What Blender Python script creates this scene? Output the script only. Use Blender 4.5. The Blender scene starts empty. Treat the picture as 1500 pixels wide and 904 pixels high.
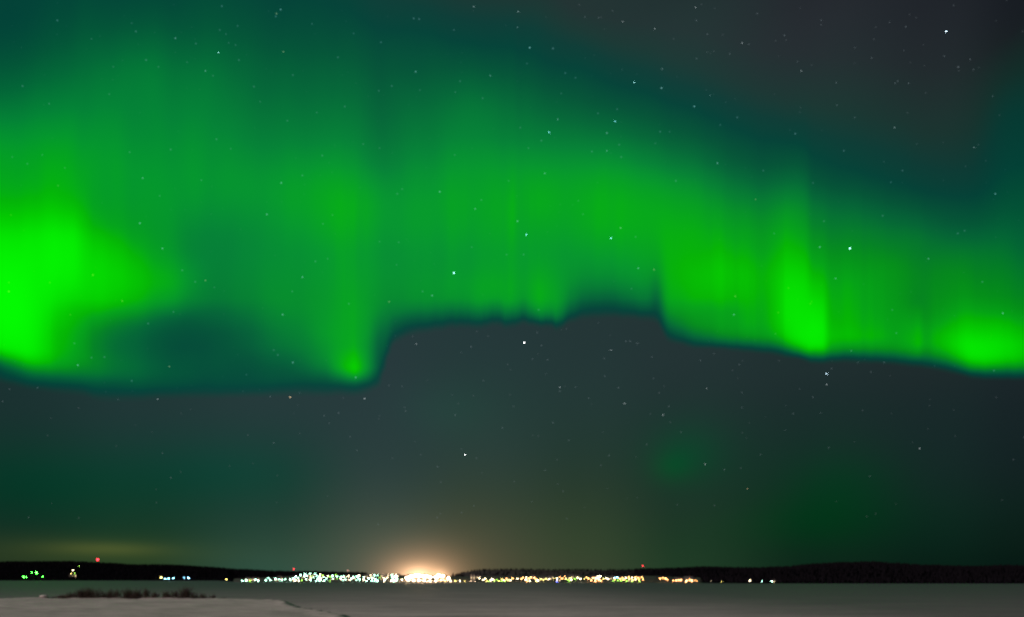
import bpy, bmesh, math, random
import numpy as np
from mathutils import Vector

random.seed(7)
RNG = np.random.default_rng(11)
R = math.radians
scn = bpy.context.scene
C = scn.collection

# ---------------------------------------------------------------- camera
CAM_H = 10.0            # eye height above the ice
HOR = 846.0             # row of the true horizon in the 1500 x 904 photograph
F = 1000.0              # focal length in those pixels (24 mm on a 36 mm sensor)
cam_d = bpy.data.cameras.new('camera')
cam = bpy.data.objects.new('camera', cam_d)
C.objects.link(cam)
cam.location = (0, 0, CAM_H)
cam.rotation_euler = (R(90), 0, 0)
cam_d.sensor_width = 36
cam_d.lens = 24
cam_d.shift_y = (HOR - 452) / 1500
cam_d.clip_start = 0.5
cam_d.clip_end = 60000
scn.camera = cam


def at(x, y, D):
    """Point at distance D (metres, along +Y) seen at photograph position x, y."""
    return Vector(((x - 750) / F * D, D, CAM_H + (HOR - y) / F * D))


def lin(v):
    v = v / 255.0
    return v / 12.92 if v <= 0.04045 else ((v + 0.055) / 1.055) ** 2.4


def rgb(r, g, b):
    return (lin(r), lin(g), lin(b))


# ---------------------------------------------------------------- render settings
scn.view_settings.view_transform = 'Standard'
scn.view_settings.look = 'None'
scn.view_settings.gamma = 1
scn.view_settings.exposure = 0
scn.view_settings.use_curve_mapping = False
scn.cycles.use_denoising = True
scn.cycles.filter_width = 2.6
scn.cycles.max_bounces = 5
scn.cycles.transparent_max_bounces = 16
scn.cycles.sample_clamp_indirect = 3.0
scn.cycles.use_adaptive_sampling = False

# ---------------------------------------------------------------- world: night sky
MOON_EL, MOON_AZ = R(18), R(232)      # moon low behind the camera's left shoulder
world = bpy.data.worlds.new('World')
scn.world = world
world.use_nodes = True
wt = world.node_tree
wt.nodes.clear()


class NT:
    """tiny helper for building node graphs"""
    def __init__(self, tree):
        self.t = tree

    def n(self, typ, **kw):
        nd = self.t.nodes.new(typ)
        for k, v in kw.items():
            setattr(nd, k, v)
        return nd

    def put(self, sock, v):
        if isinstance(v, bpy.types.NodeSocket):
            self.t.links.new(v, sock)
        else:
            sock.default_value = v

    def math(self, op, a, b=None, c=None, clamp=False):
        nd = self.n('ShaderNodeMath', operation=op, use_clamp=clamp)
        self.put(nd.inputs[0], a)
        if b is not None:
            self.put(nd.inputs[1], b)
        if c is not None:
            self.put(nd.inputs[2], c)
        return nd.outputs[0]

    def vmath(self, op, a, b=None, scale=None):
        nd = self.n('ShaderNodeVectorMath', operation=op)
        self.put(nd.inputs[0], a)
        if b is not None:
            self.put(nd.inputs[1], b)
        if scale is not None:
            self.put(nd.inputs['Scale'], scale)
        return nd.outputs['Value'] if op == 'DOT_PRODUCT' else nd.outputs['Vector']

    def ramp(self, fac, stops, mode='B_SPLINE'):
        nd = self.n('ShaderNodeValToRGB')
        cr = nd.color_ramp
        cr.interpolation = mode
        while len(cr.elements) < len(stops):
            cr.elements.new(0.5)
        for i, (p, c) in enumerate(sorted(stops, key=lambda s: s[0])):
            cr.elements[i].position = p
            cr.elements[i].color = (c[0], c[1], c[2], 1)
        self.put(nd.inputs[0], fac)
        return nd.outputs[0]

    def mapr(self, v, a, b, c=0.0, d=1.0, smooth=False):
        nd = self.n('ShaderNodeMapRange')
        nd.clamp = True
        if smooth:
            nd.interpolation_type = 'SMOOTHSTEP'
        self.put(nd.inputs[0], v)
        nd.inputs[1].default_value, nd.inputs[2].default_value = a, b
        nd.inputs[3].default_value, nd.inputs[4].default_value = c, d
        return nd.outputs[0]

    def gauss(self, a, a0, sa, b, b0, sb):
        da = self.math('DIVIDE', self.math('SUBTRACT', a, a0), sa)
        db = self.math('DIVIDE', self.math('SUBTRACT', b, b0), sb)
        q = self.math('ADD', self.math('MULTIPLY', da, da), self.math('MULTIPLY', db, db))
        return self.math('EXPONENT', self.math('MULTIPLY', q, -1.0))


def azel(x, y):
    """compass azimuth (from +Y) and elevation in degrees of a photograph position"""
    dx, dz = (x - 750) / F, (HOR - y) / F
    return math.degrees(math.atan(dx)), math.degrees(math.atan(dz / math.hypot(1, dx)))


w = NT(wt)
tc = w.n('ShaderNodeTexCoord')
sep = w.n('ShaderNodeSeparateXYZ')
wt.links.new(tc.outputs['Generated'], sep.inputs[0])
AZ = w.math('MULTIPLY', w.math('ARCTAN2', sep.outputs[0], sep.outputs[1]), 180 / math.pi)
EL = w.math('MULTIPLY', w.math('ARCSINE', sep.outputs[2]), 180 / math.pi)

# colour of the clear night air by azimuth and elevation (airglow and distant light)
SKY = {
    0:    [(0, (20, 56, 54)), (560, (28, 50, 52)), (620, (25, 50, 50)), (700, (12, 50, 40)), (760, (14, 48, 38)), (800, (26, 50, 36)), (830, (34, 53, 34))],
    200:  [(0, (24, 58, 56)), (560, (34, 56, 58)), (620, (32, 56, 58)), (690, (17, 56, 47)), (750, (17, 56, 43)), (800, (25, 58, 38)), (830, (32, 58, 36))],
    400:  [(0, (30, 58, 56)), (560, (40, 60, 64)), (620, (36, 60, 62)), (690, (21, 60, 53)), (750, (26, 60, 53)), (800, (33, 70, 58)), (835, (38, 78, 67))],
    560:  [(0, (36, 62, 60)), (500, (40, 58, 64)), (600, (40, 60, 64)), (690, (42, 64, 64)), (750, (50, 70, 64)), (800, (56, 78, 68)), (835, (62, 80, 72))],
    700:  [(0, (34, 58, 58)), (480, (38, 56, 62)), (580, (36, 62, 60)), (660, (42, 64, 62)), (730, (48, 66, 54)), (800, (58, 70, 54)), (835, (62, 70, 54))],
    860:  [(0, (38, 58, 58)), (480, (36, 54, 58)), (580, (36, 58, 58)), (660, (34, 58, 52)), (730, (40, 60, 46)), (800, (46, 68, 46)), (835, (50, 66, 48))],
    1000: [(0, (36, 54, 56)), (90, (38, 56, 58)), (520, (36, 52, 56)), (600, (32, 52, 52)), (680, (24, 54, 44)), (740, (28, 52, 42)), (800, (26, 58, 38)), (835, (30, 60, 40))],
    1200: [(0, (40, 44, 52)), (90, (38, 48, 54)), (180, (34, 56, 54)), (540, (32, 46, 50)), (600, (26, 46, 46)), (680, (18, 48, 40)), (740, (14, 46, 32)), (800, (10, 40, 28)), (835, (10, 38, 26))],
    1380: [(0, (34, 38, 46)), (90, (34, 42, 48)), (200, (34, 50, 50)), (540, (30, 42, 46)), (600, (24, 42, 44)), (680, (20, 40, 40)), (740, (14, 40, 34)), (800, (6, 34, 26)), (835, (6, 30, 22))],
    1500: [(0, (24, 27, 36)), (90, (26, 36, 38)), (200, (16, 46, 44)), (540, (28, 38, 44)), (600, (22, 36, 40)), (680, (18, 34, 36)), (740, (12, 34, 30)), (800, (6, 28, 22)), (835, (4, 24, 20))],
}
cols = sorted(SKY)
EL_TOP = 60.0
el01 = w.math('DIVIDE', EL, EL_TOP, clamp=True)
col_az = [azel(x, 800)[0] for x in cols]
total = None
for i, x in enumerate(cols):
    st = []
    for (y, c) in SKY[x]:
        st.append((max(0.0, azel(x, y)[1]) / EL_TOP, rgb(*c)))
    st.sort(key=lambda s: s[0])
    st.append((0.9, rgb(24, 30, 38)))
    col = w.ramp(el01, st)
    hs = []
    lo = max(0, i - 2)
    hi = min(len(cols) - 1, i + 2)
    a0, a1 = col_az[lo], col_az[hi]
    for j in range(lo, hi + 1):
        hs.append(((col_az[j] - a0) / (a1 - a0), (1, 1, 1) if j == i else (0, 0, 0)))
    hat = w.ramp(w.mapr(AZ, a0, a1), hs, 'EASE' if i in (0, len(cols) - 1) else 'EASE')
    term = w.vmath('MULTIPLY', col, hat)
    total = term if total is None else w.vmath('ADD', total, term)


def add_glow(x, y, sx, sy, c, lin_fall=False):
    """patch of light in the air: lamps of a town under the horizon, or faint diffuse aurora"""
    global total
    a, e = azel(x, y)
    k = 180 / math.pi / F
    g = w.gauss(AZ, a, sx * k, EL, e, sy * k)
    total = w.vmath('ADD', total, w.vmath('SCALE', c, scale=g))


add_glow(622, 846, 240, 95, (0.024, 0.014, 0.008))
add_glow(622, 846, 95, 62, (0.075, 0.044, 0.026))
add_glow(618, 844, 52, 34, (0.36, 0.19, 0.105))
add_glow(616, 843, 34, 16, (0.75, 0.43, 0.24))
add_glow(612, 843, 17, 10, (0.9, 0.55, 0.33))
add_glow(645, 843, 11, 8, (0.6, 0.36, 0.20))
add_glow(155, 804, 58, 8, (0.036, 0.034, 0.006))
add_glow(145, 808, 140, 18, (0.016, 0.018, 0.002))
add_glow(984, 684, 26, 20, (-0.003, 0.016, -0.002))
add_glow(1000, 668, 44, 34, (-0.002, 0.010, -0.001))
add_glow(1010, 660, 60, 50, (-0.004, 0.010, 0.000))
add_glow(1235, 705, 75, 42, (-0.003, 0.008, -0.003))
add_glow(1190, 765, 110, 36, (-0.003, 0.008, -0.003))
add_glow(650, 600, 70, 40, (0.0, 0.008, 0.004))
add_glow(60, 700, 110, 50, (-0.003, 0.008, 0.0))
add_glow(330, 690, 120, 50, (-0.004, 0.010, 0.003))
total = w.vmath('MULTIPLY', w.vmath('MAXIMUM', total, (0.0, 0.0, 0.0)), (1.04, 1.0, 0.93))
sky = w.n('ShaderNodeTexSky')
sky.sky_type = 'NISHITA'
sky.sun_disc = False
sky.sun_elevation = MOON_EL
sky.sun_rotation = MOON_AZ
bg1 = w.n('ShaderNodeBackground')
wt.links.new(sky.outputs[0], bg1.inputs[0])
bg1.inputs[1].default_value = 0.00015          # moonlit air, a few hundred thousand times dimmer than day
bg2 = w.n('ShaderNodeBackground')
wt.links.new(total, bg2.inputs[0])
bg2.inputs[1].default_value = 0.95
ad = w.n('ShaderNodeAddShader')
wt.links.new(bg1.outputs[0], ad.inputs[0])
wt.links.new(bg2.outputs[0], ad.inputs[1])
wo = w.n('ShaderNodeOutputWorld')
wt.links.new(ad.outputs[0], wo.inputs[0])

# the moon: the one sun lamp
sun_d = bpy.data.lights.new('moon', 'SUN')
sun_d.energy = 1.8
sun_d.angle = R(0.5)
sun_d.color = (1.0, 0.765, 0.71)
sun = bpy.data.objects.new('moon', sun_d)
C.objects.link(sun)
sd = Vector((math.sin(MOON_AZ) * math.cos(MOON_EL), math.cos(MOON_AZ) * math.cos(MOON_EL), math.sin(MOON_EL)))
sun.rotation_euler = sd.to_track_quat('Z', 'Y').to_euler()


# ---------------------------------------------------------------- helpers
def mat(name):
    m = bpy.data.materials.new(name)
    m.use_nodes = True
    m.node_tree.nodes.clear()
    g = NT(m.node_tree)
    out = g.n('ShaderNodeOutputMaterial')
    return m, g, out


def pbr(name, col, rough=0.7, var=0.25, scale=0.6, bump=0.0, metallic=0.0):
    m, g, out = mat(name)
    b = g.n('ShaderNodeBsdfPrincipled')
    t = g.n('ShaderNodeTexCoord')
    nz = g.n('ShaderNodeTexNoise')
    nz.inputs['Scale'].default_value = scale
    nz.inputs['Detail'].default_value = 5
    g.put(nz.inputs['Vector'], t.outputs['Object'])
    k = g.mapr(nz.outputs[0], 0.3, 0.7, 1 - var, 1 + var)
    c = g.vmath('SCALE', col, scale=k)
    g.put(b.inputs['Base Color'], c)
    b.inputs['Roughness'].default_value = rough
    if rough >= 0.9:
        b.inputs['Specular IOR Level'].default_value = 0.0
    b.inputs['Metallic'].default_value = metallic
    if bump:
        bp = g.n('ShaderNodeBump')
        bp.inputs['Strength'].default_value = bump
        g.put(bp.inputs['Height'], nz.outputs[0])
        g.put(b.inputs['Normal'], bp.outputs[0])
    g.put(out.inputs[0], b.outputs[0])
    return m


def glow_mat(name, col, strength, sample=True):
    m, g, out = mat(name)
    e = g.n('ShaderNodeEmission')
    e.inputs[0].default_value = (*col, 1)
    e.inputs[1].default_value = strength
    g.put(out.inputs[0], e.outputs[0])
    if not sample:
        m.cycles.emission_sampling = 'NONE'
    return m


def tag(o, label=None, cat=None, group=None, kind=None):
    if label:
        o['label'] = label
    if cat:
        o['category'] = cat
    if group:
        o['group'] = group
    if kind:
        o['kind'] = kind
    return o


def mesh_obj(name, verts, faces, m, parent=None, smooth=False):
    me = bpy.data.meshes.new(name)
    me.from_pydata([tuple(v) for v in verts], [], faces)
    me.update()
    if m is not None:
        me.materials.append(m)
    if smooth:
        me.polygons.foreach_set('use_smooth', [True] * len(me.polygons))
    o = bpy.data.objects.new(name, me)
    C.objects.link(o)
    if parent:
        o.parent = parent
    return o


def bm_obj(name, bm, m, parent=None, smooth=False):
    me = bpy.data.meshes.new(name)
    bm.to_mesh(me)
    bm.free()
    me.materials.append(m)
    if smooth:
        me.polygons.foreach_set('use_smooth', [True] * len(me.polygons))
    o = bpy.data.objects.new(name, me)
    C.objects.link(o)
    if parent:
        o.parent = parent
    return o


def box(bm, cx, cy, cz, sx, sy, sz, bev=0.0):
    r = bmesh.ops.create_cube(bm, size=1)
    for v in r['verts']:
        v.co = Vector((cx + v.co.x * sx, cy + v.co.y * sy, cz + v.co.z * sz))
    return r['verts']


def tube(bm, p0, p1, r0, r1, seg=8):
    p0, p1 = Vector(p0), Vector(p1)
    d = p1 - p0
    r = bmesh.ops.create_cone(bm, cap_ends=True, segments=seg, radius1=r0, radius2=r1, depth=d.length)
    q = d.to_track_quat('Z', 'Y').to_matrix().to_4x4()
    q.translation = (p0 + p1) / 2
    bmesh.ops.transform(bm, matrix=q, verts=r['verts'])


def ball(bm, c, r, sub=2, sz=1.0):
    q = bmesh.ops.create_icosphere(bm, subdivisions=sub, radius=r)
    for v in q['verts']:
        v.co = Vector((c[0] + v.co.x, c[1] + v.co.y, c[2] + v.co.z * sz))


def empty(name, loc, rz=0.0):
    o = bpy.data.objects.new(name, None)
    C.objects.link(o)
    o.location = loc
    o.rotation_euler = (0, 0, rz)
    return o


KIDS = {}


def kids(o):
    if o.name not in KIDS:
        KIDS[o.name] = list(o.children)
    return KIDS[o.name]


def copy_tree(o, parent=None):
    c = o.copy()
    C.objects.link(c)
    c.parent = parent
    for ch in kids(o):
        copy_tree(ch, c)
    return c


def ip(tab, x):
    """linear interpolation in a table of (position, value)"""
    if x <= tab[0][0]:
        return float(tab[0][1])
    for (a, va), (c, vc) in zip(tab, tab[1:]):
        if x <= c:
            return va + (vc - va) * (x - a) / (c - a)
    return float(tab[-1][1])


def sstep(a, b, x):
    t = min(1.0, max(0.0, (x - a) / (b - a)))
    return t * t * (3 - 2 * t)


# ---------------------------------------------------------------- the setting: hills and shore
SHORE = [(-700, 2250), (0, 2200), (318, 2150), (345, 1500), (357, 1430), (560, 1430), (700, 1400), (1000, 1300), (1040, 1180), (1120, 1130), (1500, 1110), (2200, 1100)]
RIDGE_Y = [(-700, 826), (-200, 824), (0, 822), (50, 821.5), (100, 821), (140, 823), (200, 826), (240, 826), (300, 829), (350, 833), (400, 835.5), (460, 836.5), (520, 838), (545, 842), (560, 846), (650, 846), (668, 840), (684, 835), (705, 832.5), (760, 832), (850, 833), (900, 833),
           (960, 832), (1000, 830.5), (1030, 829), (1060, 830), (1100, 831), (1150, 829), (1200, 824.5), (1280, 822), (1310, 824), (1350, 827), (1420, 828.5), (1460, 827.5), (1500, 828), (2200, 826)]
RIDGE_D = [(-700, 3000), (300, 3000), (420, 3200), (950, 3100), (1060, 2300), (1200, 2000), (2200, 2000)]
TOWN_UP = [(-700, 0), (330, 0), (360, 5), (400, 8), (440, 15), (560, 17), (620, 14), (700, 10), (800, 12), (950, 12), (1000, 8), (1040, 2), (1100, 0), (2200, 0)]   # rise of the town slope over 400 m
TREE_H = 9.0


def height(x, D):
    s = ip(SHORE, x)
    rd = ip(RIDGE_D, x)
    rz = CAM_H + (HOR - ip(RIDGE_Y, x)) / F * rd - TREE_H * 1.05
    t = ip(TOWN_UP, x)
    d = D - s
    if d < 0:
        return -0.6 + max(-0.6, d * 0.05)
    bank = 1.3 * sstep(0, 16, d) - 0.6 * (1 - sstep(0, 4, d))
    town = t * min(1.0, d / 400.0)
    rest = (rz - t - 1.3) * sstep(s + (250 if t > 1 else 0), rd, D)
    if t <= 1:
        rest = (rz - 1.3) * (0.45 * sstep(s, s + 0.45 * (rd - s), D) + 0.55 * sstep(s + 0.15 * (rd - s), rd, D))
        town = 0
    z = bank + town + rest
    if D > rd:
        z -= (D - rd) * 0.05
    n = math.sin(x * 0.05 + D * 0.011) * 0.5 + math.sin(x * 0.13 - D * 0.007) * 0.4
    return z + n * sstep(0, 120, d) * (0.35 if t > 1 and d < 450 else 1.0)


xs = np.arange(-420, 1921, 6.0)
fr = np.concatenate([np.linspace(0, 0.012, 5), np.linspace(0.016, 0.3, 40), np.linspace(0.32, 1.25, 32)])
verts, idx = [], {}
for i, x in enumerate(xs):
    s, rd = ip(SHORE, x), ip(RIDGE_D, x)
    for j, f in enumerate(fr):
        D = s - 12 + (rd - s + 12) * f if f > 0.013 else s - 12 + f / 0.012 * 30
        D = s - 12 + (rd - s + 12) * f
        verts.append(((x - 750) / F * D, D, height(x, D)))
nf = len(fr)
forest_faces, town_faces = [], []
for i in range(len(xs) - 1):
    for j in range(nf - 1):
        q = (i * nf + j, (i + 1) * nf + j, (i + 1) * nf + j + 1, i * nf + j + 1)
        x = xs[i]
        D = verts[q[0]][1]
        inside = 336 < x < 1022 and D < ip(SHORE, x) + 430
        (town_faces if inside else forest_faces).append(q)

m_floor = pbr('forest_floor', (0.004, 0.0045, 0.007), 0.9, 0.5, 0.02)
m_glarehill = pbr('glare_lit_hill', (0.105, 0.095, 0.10), 0.95, 0.5, 0.02)  # town glare over the centre hill, put into a paler ground colour
m_townsnow = pbr('trodden_snow', (0.07, 0.07, 0.072), 0.85, 0.7, 0.06, 0.3)
hills = mesh_obj('hills', verts, forest_faces + town_faces, m_floor, smooth=True)
hills.data.materials.append(m_townsnow)
hills.data.materials.append(m_glarehill)
hills.data.polygons.foreach_set('material_index', [2 if 560 < xs[q[0] // nf] + 50 * math.sin(q[0] * 2.3) < 900 else 0 for q in forest_faces] + [1] * len(town_faces))
tag(hills, kind='structure')

# ---------------------------------------------------------------- the frozen lake: one sheet to beyond the hills
m_ice, g, out = mat('lake_ice')
geo = g.n('ShaderNodeNewGeometry')
spx = g.n('ShaderNodeSeparateXYZ')
g.put(spx.inputs[0], geo.outputs['Position'])
mp = g.n('ShaderNodeMapping')
mp.inputs['Scale'].default_value = (0.022, 0.05, 0.05)
g.put(mp.inputs['Vector'], geo.outputs['Position'])
n1 = g.n('ShaderNodeTexNoise')
n1.inputs['Scale'].default_value = 1.0
n1.inputs['Detail'].default_value = 6
n1.inputs['Roughness'].default_value = 0.6
g.put(n1.inputs['Vector'], mp.outputs[0])
mp2 = g.n('ShaderNodeMapping')
mp2.inputs['Scale'].default_value = (0.25, 0.6, 0.6)
g.put(mp2.inputs['Vector'], geo.outputs['Position'])
n2 = g.n('ShaderNodeTexNoise')
n2.inputs['Scale'].default_value = 1.0
n2.inputs['Detail'].default_value = 5
g.put(n2.inputs['Vector'], mp2.outputs[0])
# drifted snow lies deep towards the near shore, the open lake is swept to grey ice
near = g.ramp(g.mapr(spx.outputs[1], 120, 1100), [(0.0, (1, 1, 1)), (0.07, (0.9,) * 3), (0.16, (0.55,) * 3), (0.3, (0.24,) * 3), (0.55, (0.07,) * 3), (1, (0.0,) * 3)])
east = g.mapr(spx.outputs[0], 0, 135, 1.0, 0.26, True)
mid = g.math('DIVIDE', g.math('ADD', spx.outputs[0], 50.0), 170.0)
mid = g.math('MULTIPLY', g.math('EXPONENT', g.math('MULTIPLY', g.math('MULTIPLY', mid, mid), -1.0)), g.mapr(spx.outputs[1], 250, 420, 0, 0.15, True))  # town light on the middle of the lake, painted as whiter ice
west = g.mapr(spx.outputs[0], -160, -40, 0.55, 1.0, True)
snow = g.math('MULTIPLY', g.math('ADD', g.math('MULTIPLY', near, west), mid), east)  # drift cover plus the painted town light
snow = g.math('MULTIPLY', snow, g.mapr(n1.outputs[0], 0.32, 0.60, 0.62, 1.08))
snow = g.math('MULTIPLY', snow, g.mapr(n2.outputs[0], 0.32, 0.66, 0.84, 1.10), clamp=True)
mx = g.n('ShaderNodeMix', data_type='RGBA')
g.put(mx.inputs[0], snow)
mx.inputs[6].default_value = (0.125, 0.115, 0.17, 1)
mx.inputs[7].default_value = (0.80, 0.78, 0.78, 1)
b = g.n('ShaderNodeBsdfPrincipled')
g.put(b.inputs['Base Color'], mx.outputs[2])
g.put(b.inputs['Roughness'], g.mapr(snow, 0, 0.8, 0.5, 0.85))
b.inputs['IOR'].default_value = 1.31
bp = g.n('ShaderNodeBump')
bp.inputs['Strength'].default_value = 0.7
bp.inputs['Distance'].default_value = 0.5
g.put(bp.inputs['Height'], n2.outputs[0])
g.put(b.inputs['Normal'], bp.outputs[0])
g.put(out.inputs[0], b.outputs[0])
S = 9000
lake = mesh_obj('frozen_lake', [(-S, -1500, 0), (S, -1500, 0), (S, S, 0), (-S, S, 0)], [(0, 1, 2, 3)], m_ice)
tag(lake, kind='structure')

# ---------------------------------------------------------------- snow bank of the near shore
m_snow, g, out = mat('drifted_snow')
geo = g.n('ShaderNodeNewGeometry')
mp = g.n('ShaderNodeMapping')
mp.inputs['Scale'].default_value = (0.10, 0.22, 0.3)
g.put(mp.inputs['Vector'], geo.outputs['Position'])
n1 = g.n('ShaderNodeTexNoise')
n1.inputs['Scale'].default_value = 1.0
n1.inputs['Detail'].default_value = 7
g.put(n1.inputs['Vector'], mp.outputs[0])
n2 = g.n('ShaderNodeTexNoise')
n2.inputs['Scale'].default_value = 0.03
n2.inputs['Detail'].default_value = 3
g.put(n2.inputs['Vector'], geo.outputs['Position'])
k = g.math('MULTIPLY', g.mapr(n1.outputs[0], 0.32, 0.66, 0.78, 1.08), g.mapr(n2.outputs[0], 0.3, 0.7, 0.84, 1.05))
b = g.n('ShaderNodeBsdfPrincipled')
g.put(b.inputs['Base Color'], g.vmath('SCALE', (0.84, 0.82, 0.81), scale=k))
b.inputs['Roughness'].default_value = 0.85
bp = g.n('ShaderNodeBump')
bp.inputs['Strength'].default_value = 0.9
bp.inputs['Distance'].default_value = 0.7
g.put(bp.inputs['Height'], n1.outputs[0])
g.put(b.inputs['Normal'], bp.outputs[0])
g.put(out.inputs[0], b.outputs[0])

EDGE = [at(x, y, CAM_H * 1000 / (y - HOR)).xy for (x, y) in
        [(-260, 884), (-60, 881), (40, 879), (80, 878), (200, 878.5), (300, 879.5), (360, 880.5), (405, 881.5), (424, 883), (425, 887), (430, 892), (452, 895), (478, 899), (505, 905), (540, 920), (560, 945)]]
POLY = [Vector((-560, 40))] + EDGE + [Vector((-15, 40))]


def poly_dist(p):
    """signed distance to the outline of the bank, positive inside"""
    best, inside = 1e9, False
    n = len(POLY)
    for i in range(n):
        a, c = POLY[i], POLY[(i + 1) % n]
        e = c - a
        t = max(0, min(1, (p - a).dot(e) / max(1e-9, e.dot(e))))
        best = min(best, (p - a - e * t).length)
        if (a.y > p.y) != (c.y > p.y) and p.x < (c.x - a.x) * (p.y - a.y) / (c.y - a.y) + a.x:
            inside = not inside
    return best if inside else -best


def bank_h(px, py):
    wob = 0.9 * math.sin(px * 0.37 + py * 0.21) + 0.7 * math.sin(px * 0.9 - py * 0.33) + 0.4 * math.sin(px * 1.7 + 1)
    d = poly_dist(Vector((px, py))) + wob
    h = 0.75 * sstep(-0.5, 2.2, d) + 0.42 * math.exp(-((d - 2.4) / 1.6) ** 2) + 0.25 * sstep(2, 40, d)
    h += 0.11 * math.sin(px * 0.21 + py * 0.05) + 0.08 * math.sin(px * 0.5 - py * 0.31) + 0.04 * math.sin(py * 0.7 + px * 0.13)
    return h - 0.16, d


bx = np.concatenate([np.arange(-330, -225, 5.0), np.arange(-225, -8, 1.25)])
by = np.concatenate([np.arange(60, 160, 4.0), np.arange(160, 324, 1.6)])
verts, keep = [], []
for px in bx:
    for py in by:
        h, d = bank_h(px, py)
        verts.append((px, py, h))
        keep.append(d > -3.0)
nb = len(by)
faces = [(i * nb + j, (i + 1) * nb + j, (i + 1) * nb + j + 1, i * nb + j + 1) for i in range(len(bx) - 1) for j in range(nb - 1)
         if any((keep[i * nb + j], keep[(i + 1) * nb + j], keep[(i + 1) * nb + j + 1], keep[i * nb + j + 1]))]
bank = mesh_obj('snow_bank', verts, faces, m_snow, smooth=True)
tag(bank, kind='structure')

# ---------------------------------------------------------------- forest on the far hills (one mass)
m_spruce = pbr('spruce', (0.0085, 0.0080, 0.0110), 1.0, 0.4, 0.05)


def conifers(pts, name, m):
    tv, tf = [], []
    for (x, y, z, h, r) in pts:
        o = len(tv)
        a0 = random.random() * 6.28
        seg = 5
        for (zf, rf) in ((0.08, 1.0), (0.42, 0.62)):
            for k in range(seg):
                a = a0 + k * 6.283 / seg + zf * 3
                rr = r * rf * (0.75 + 0.5 * random.random())
                tv.append((x + rr * math.cos(a), y + rr * math.sin(a), z + h * (zf + 0.04 * random.random())))
        tv.append((x, y, z + h * 0.72))
        tv.append((x + (random.random() - .5) * .3, y, z + h))
        for k in range(seg):
            tf.append((o + k, o + (k + 1) % seg, o + 2 * seg))
            tf.append((o + seg + k, o + seg + (k + 1) % seg, o + 2 * seg + 1))
    return mesh_obj(name, tv, tf, m)


pts = []
n_try = 30000
for _ in range(n_try):
    x = random.uniform(-330, 1830)
    s, rd = ip(SHORE, x), ip(RIDGE_D, x)
    u = random.random()
    if random.random() < 0.35:
        D = rd + random.uniform(-140, 60)
    else:
        D = s + 6 + (rd - s) * u
    if 336 < x < 1030:
        edge = s + 380 + 40 * math.sin(x * 0.1)
        if D < edge:
            continue
    if 538 < x < 662 or (650 < x < 930 and random.random() < 0.8):
        continue
    h = random.uniform(0.62, 1.15) * TREE_H * (1.25 if random.random() < 0.06 else 1)
    pts.append(((x - 750) / F * D, D, height(x, D) - 0.3, h, h * random.uniform(0.2, 0.3)))
forest = conifers(pts, 'forest', m_spruce)
tag(forest, 'dark spruce forest covering the low hills behind the lake', 'forest', kind='stuff')


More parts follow.
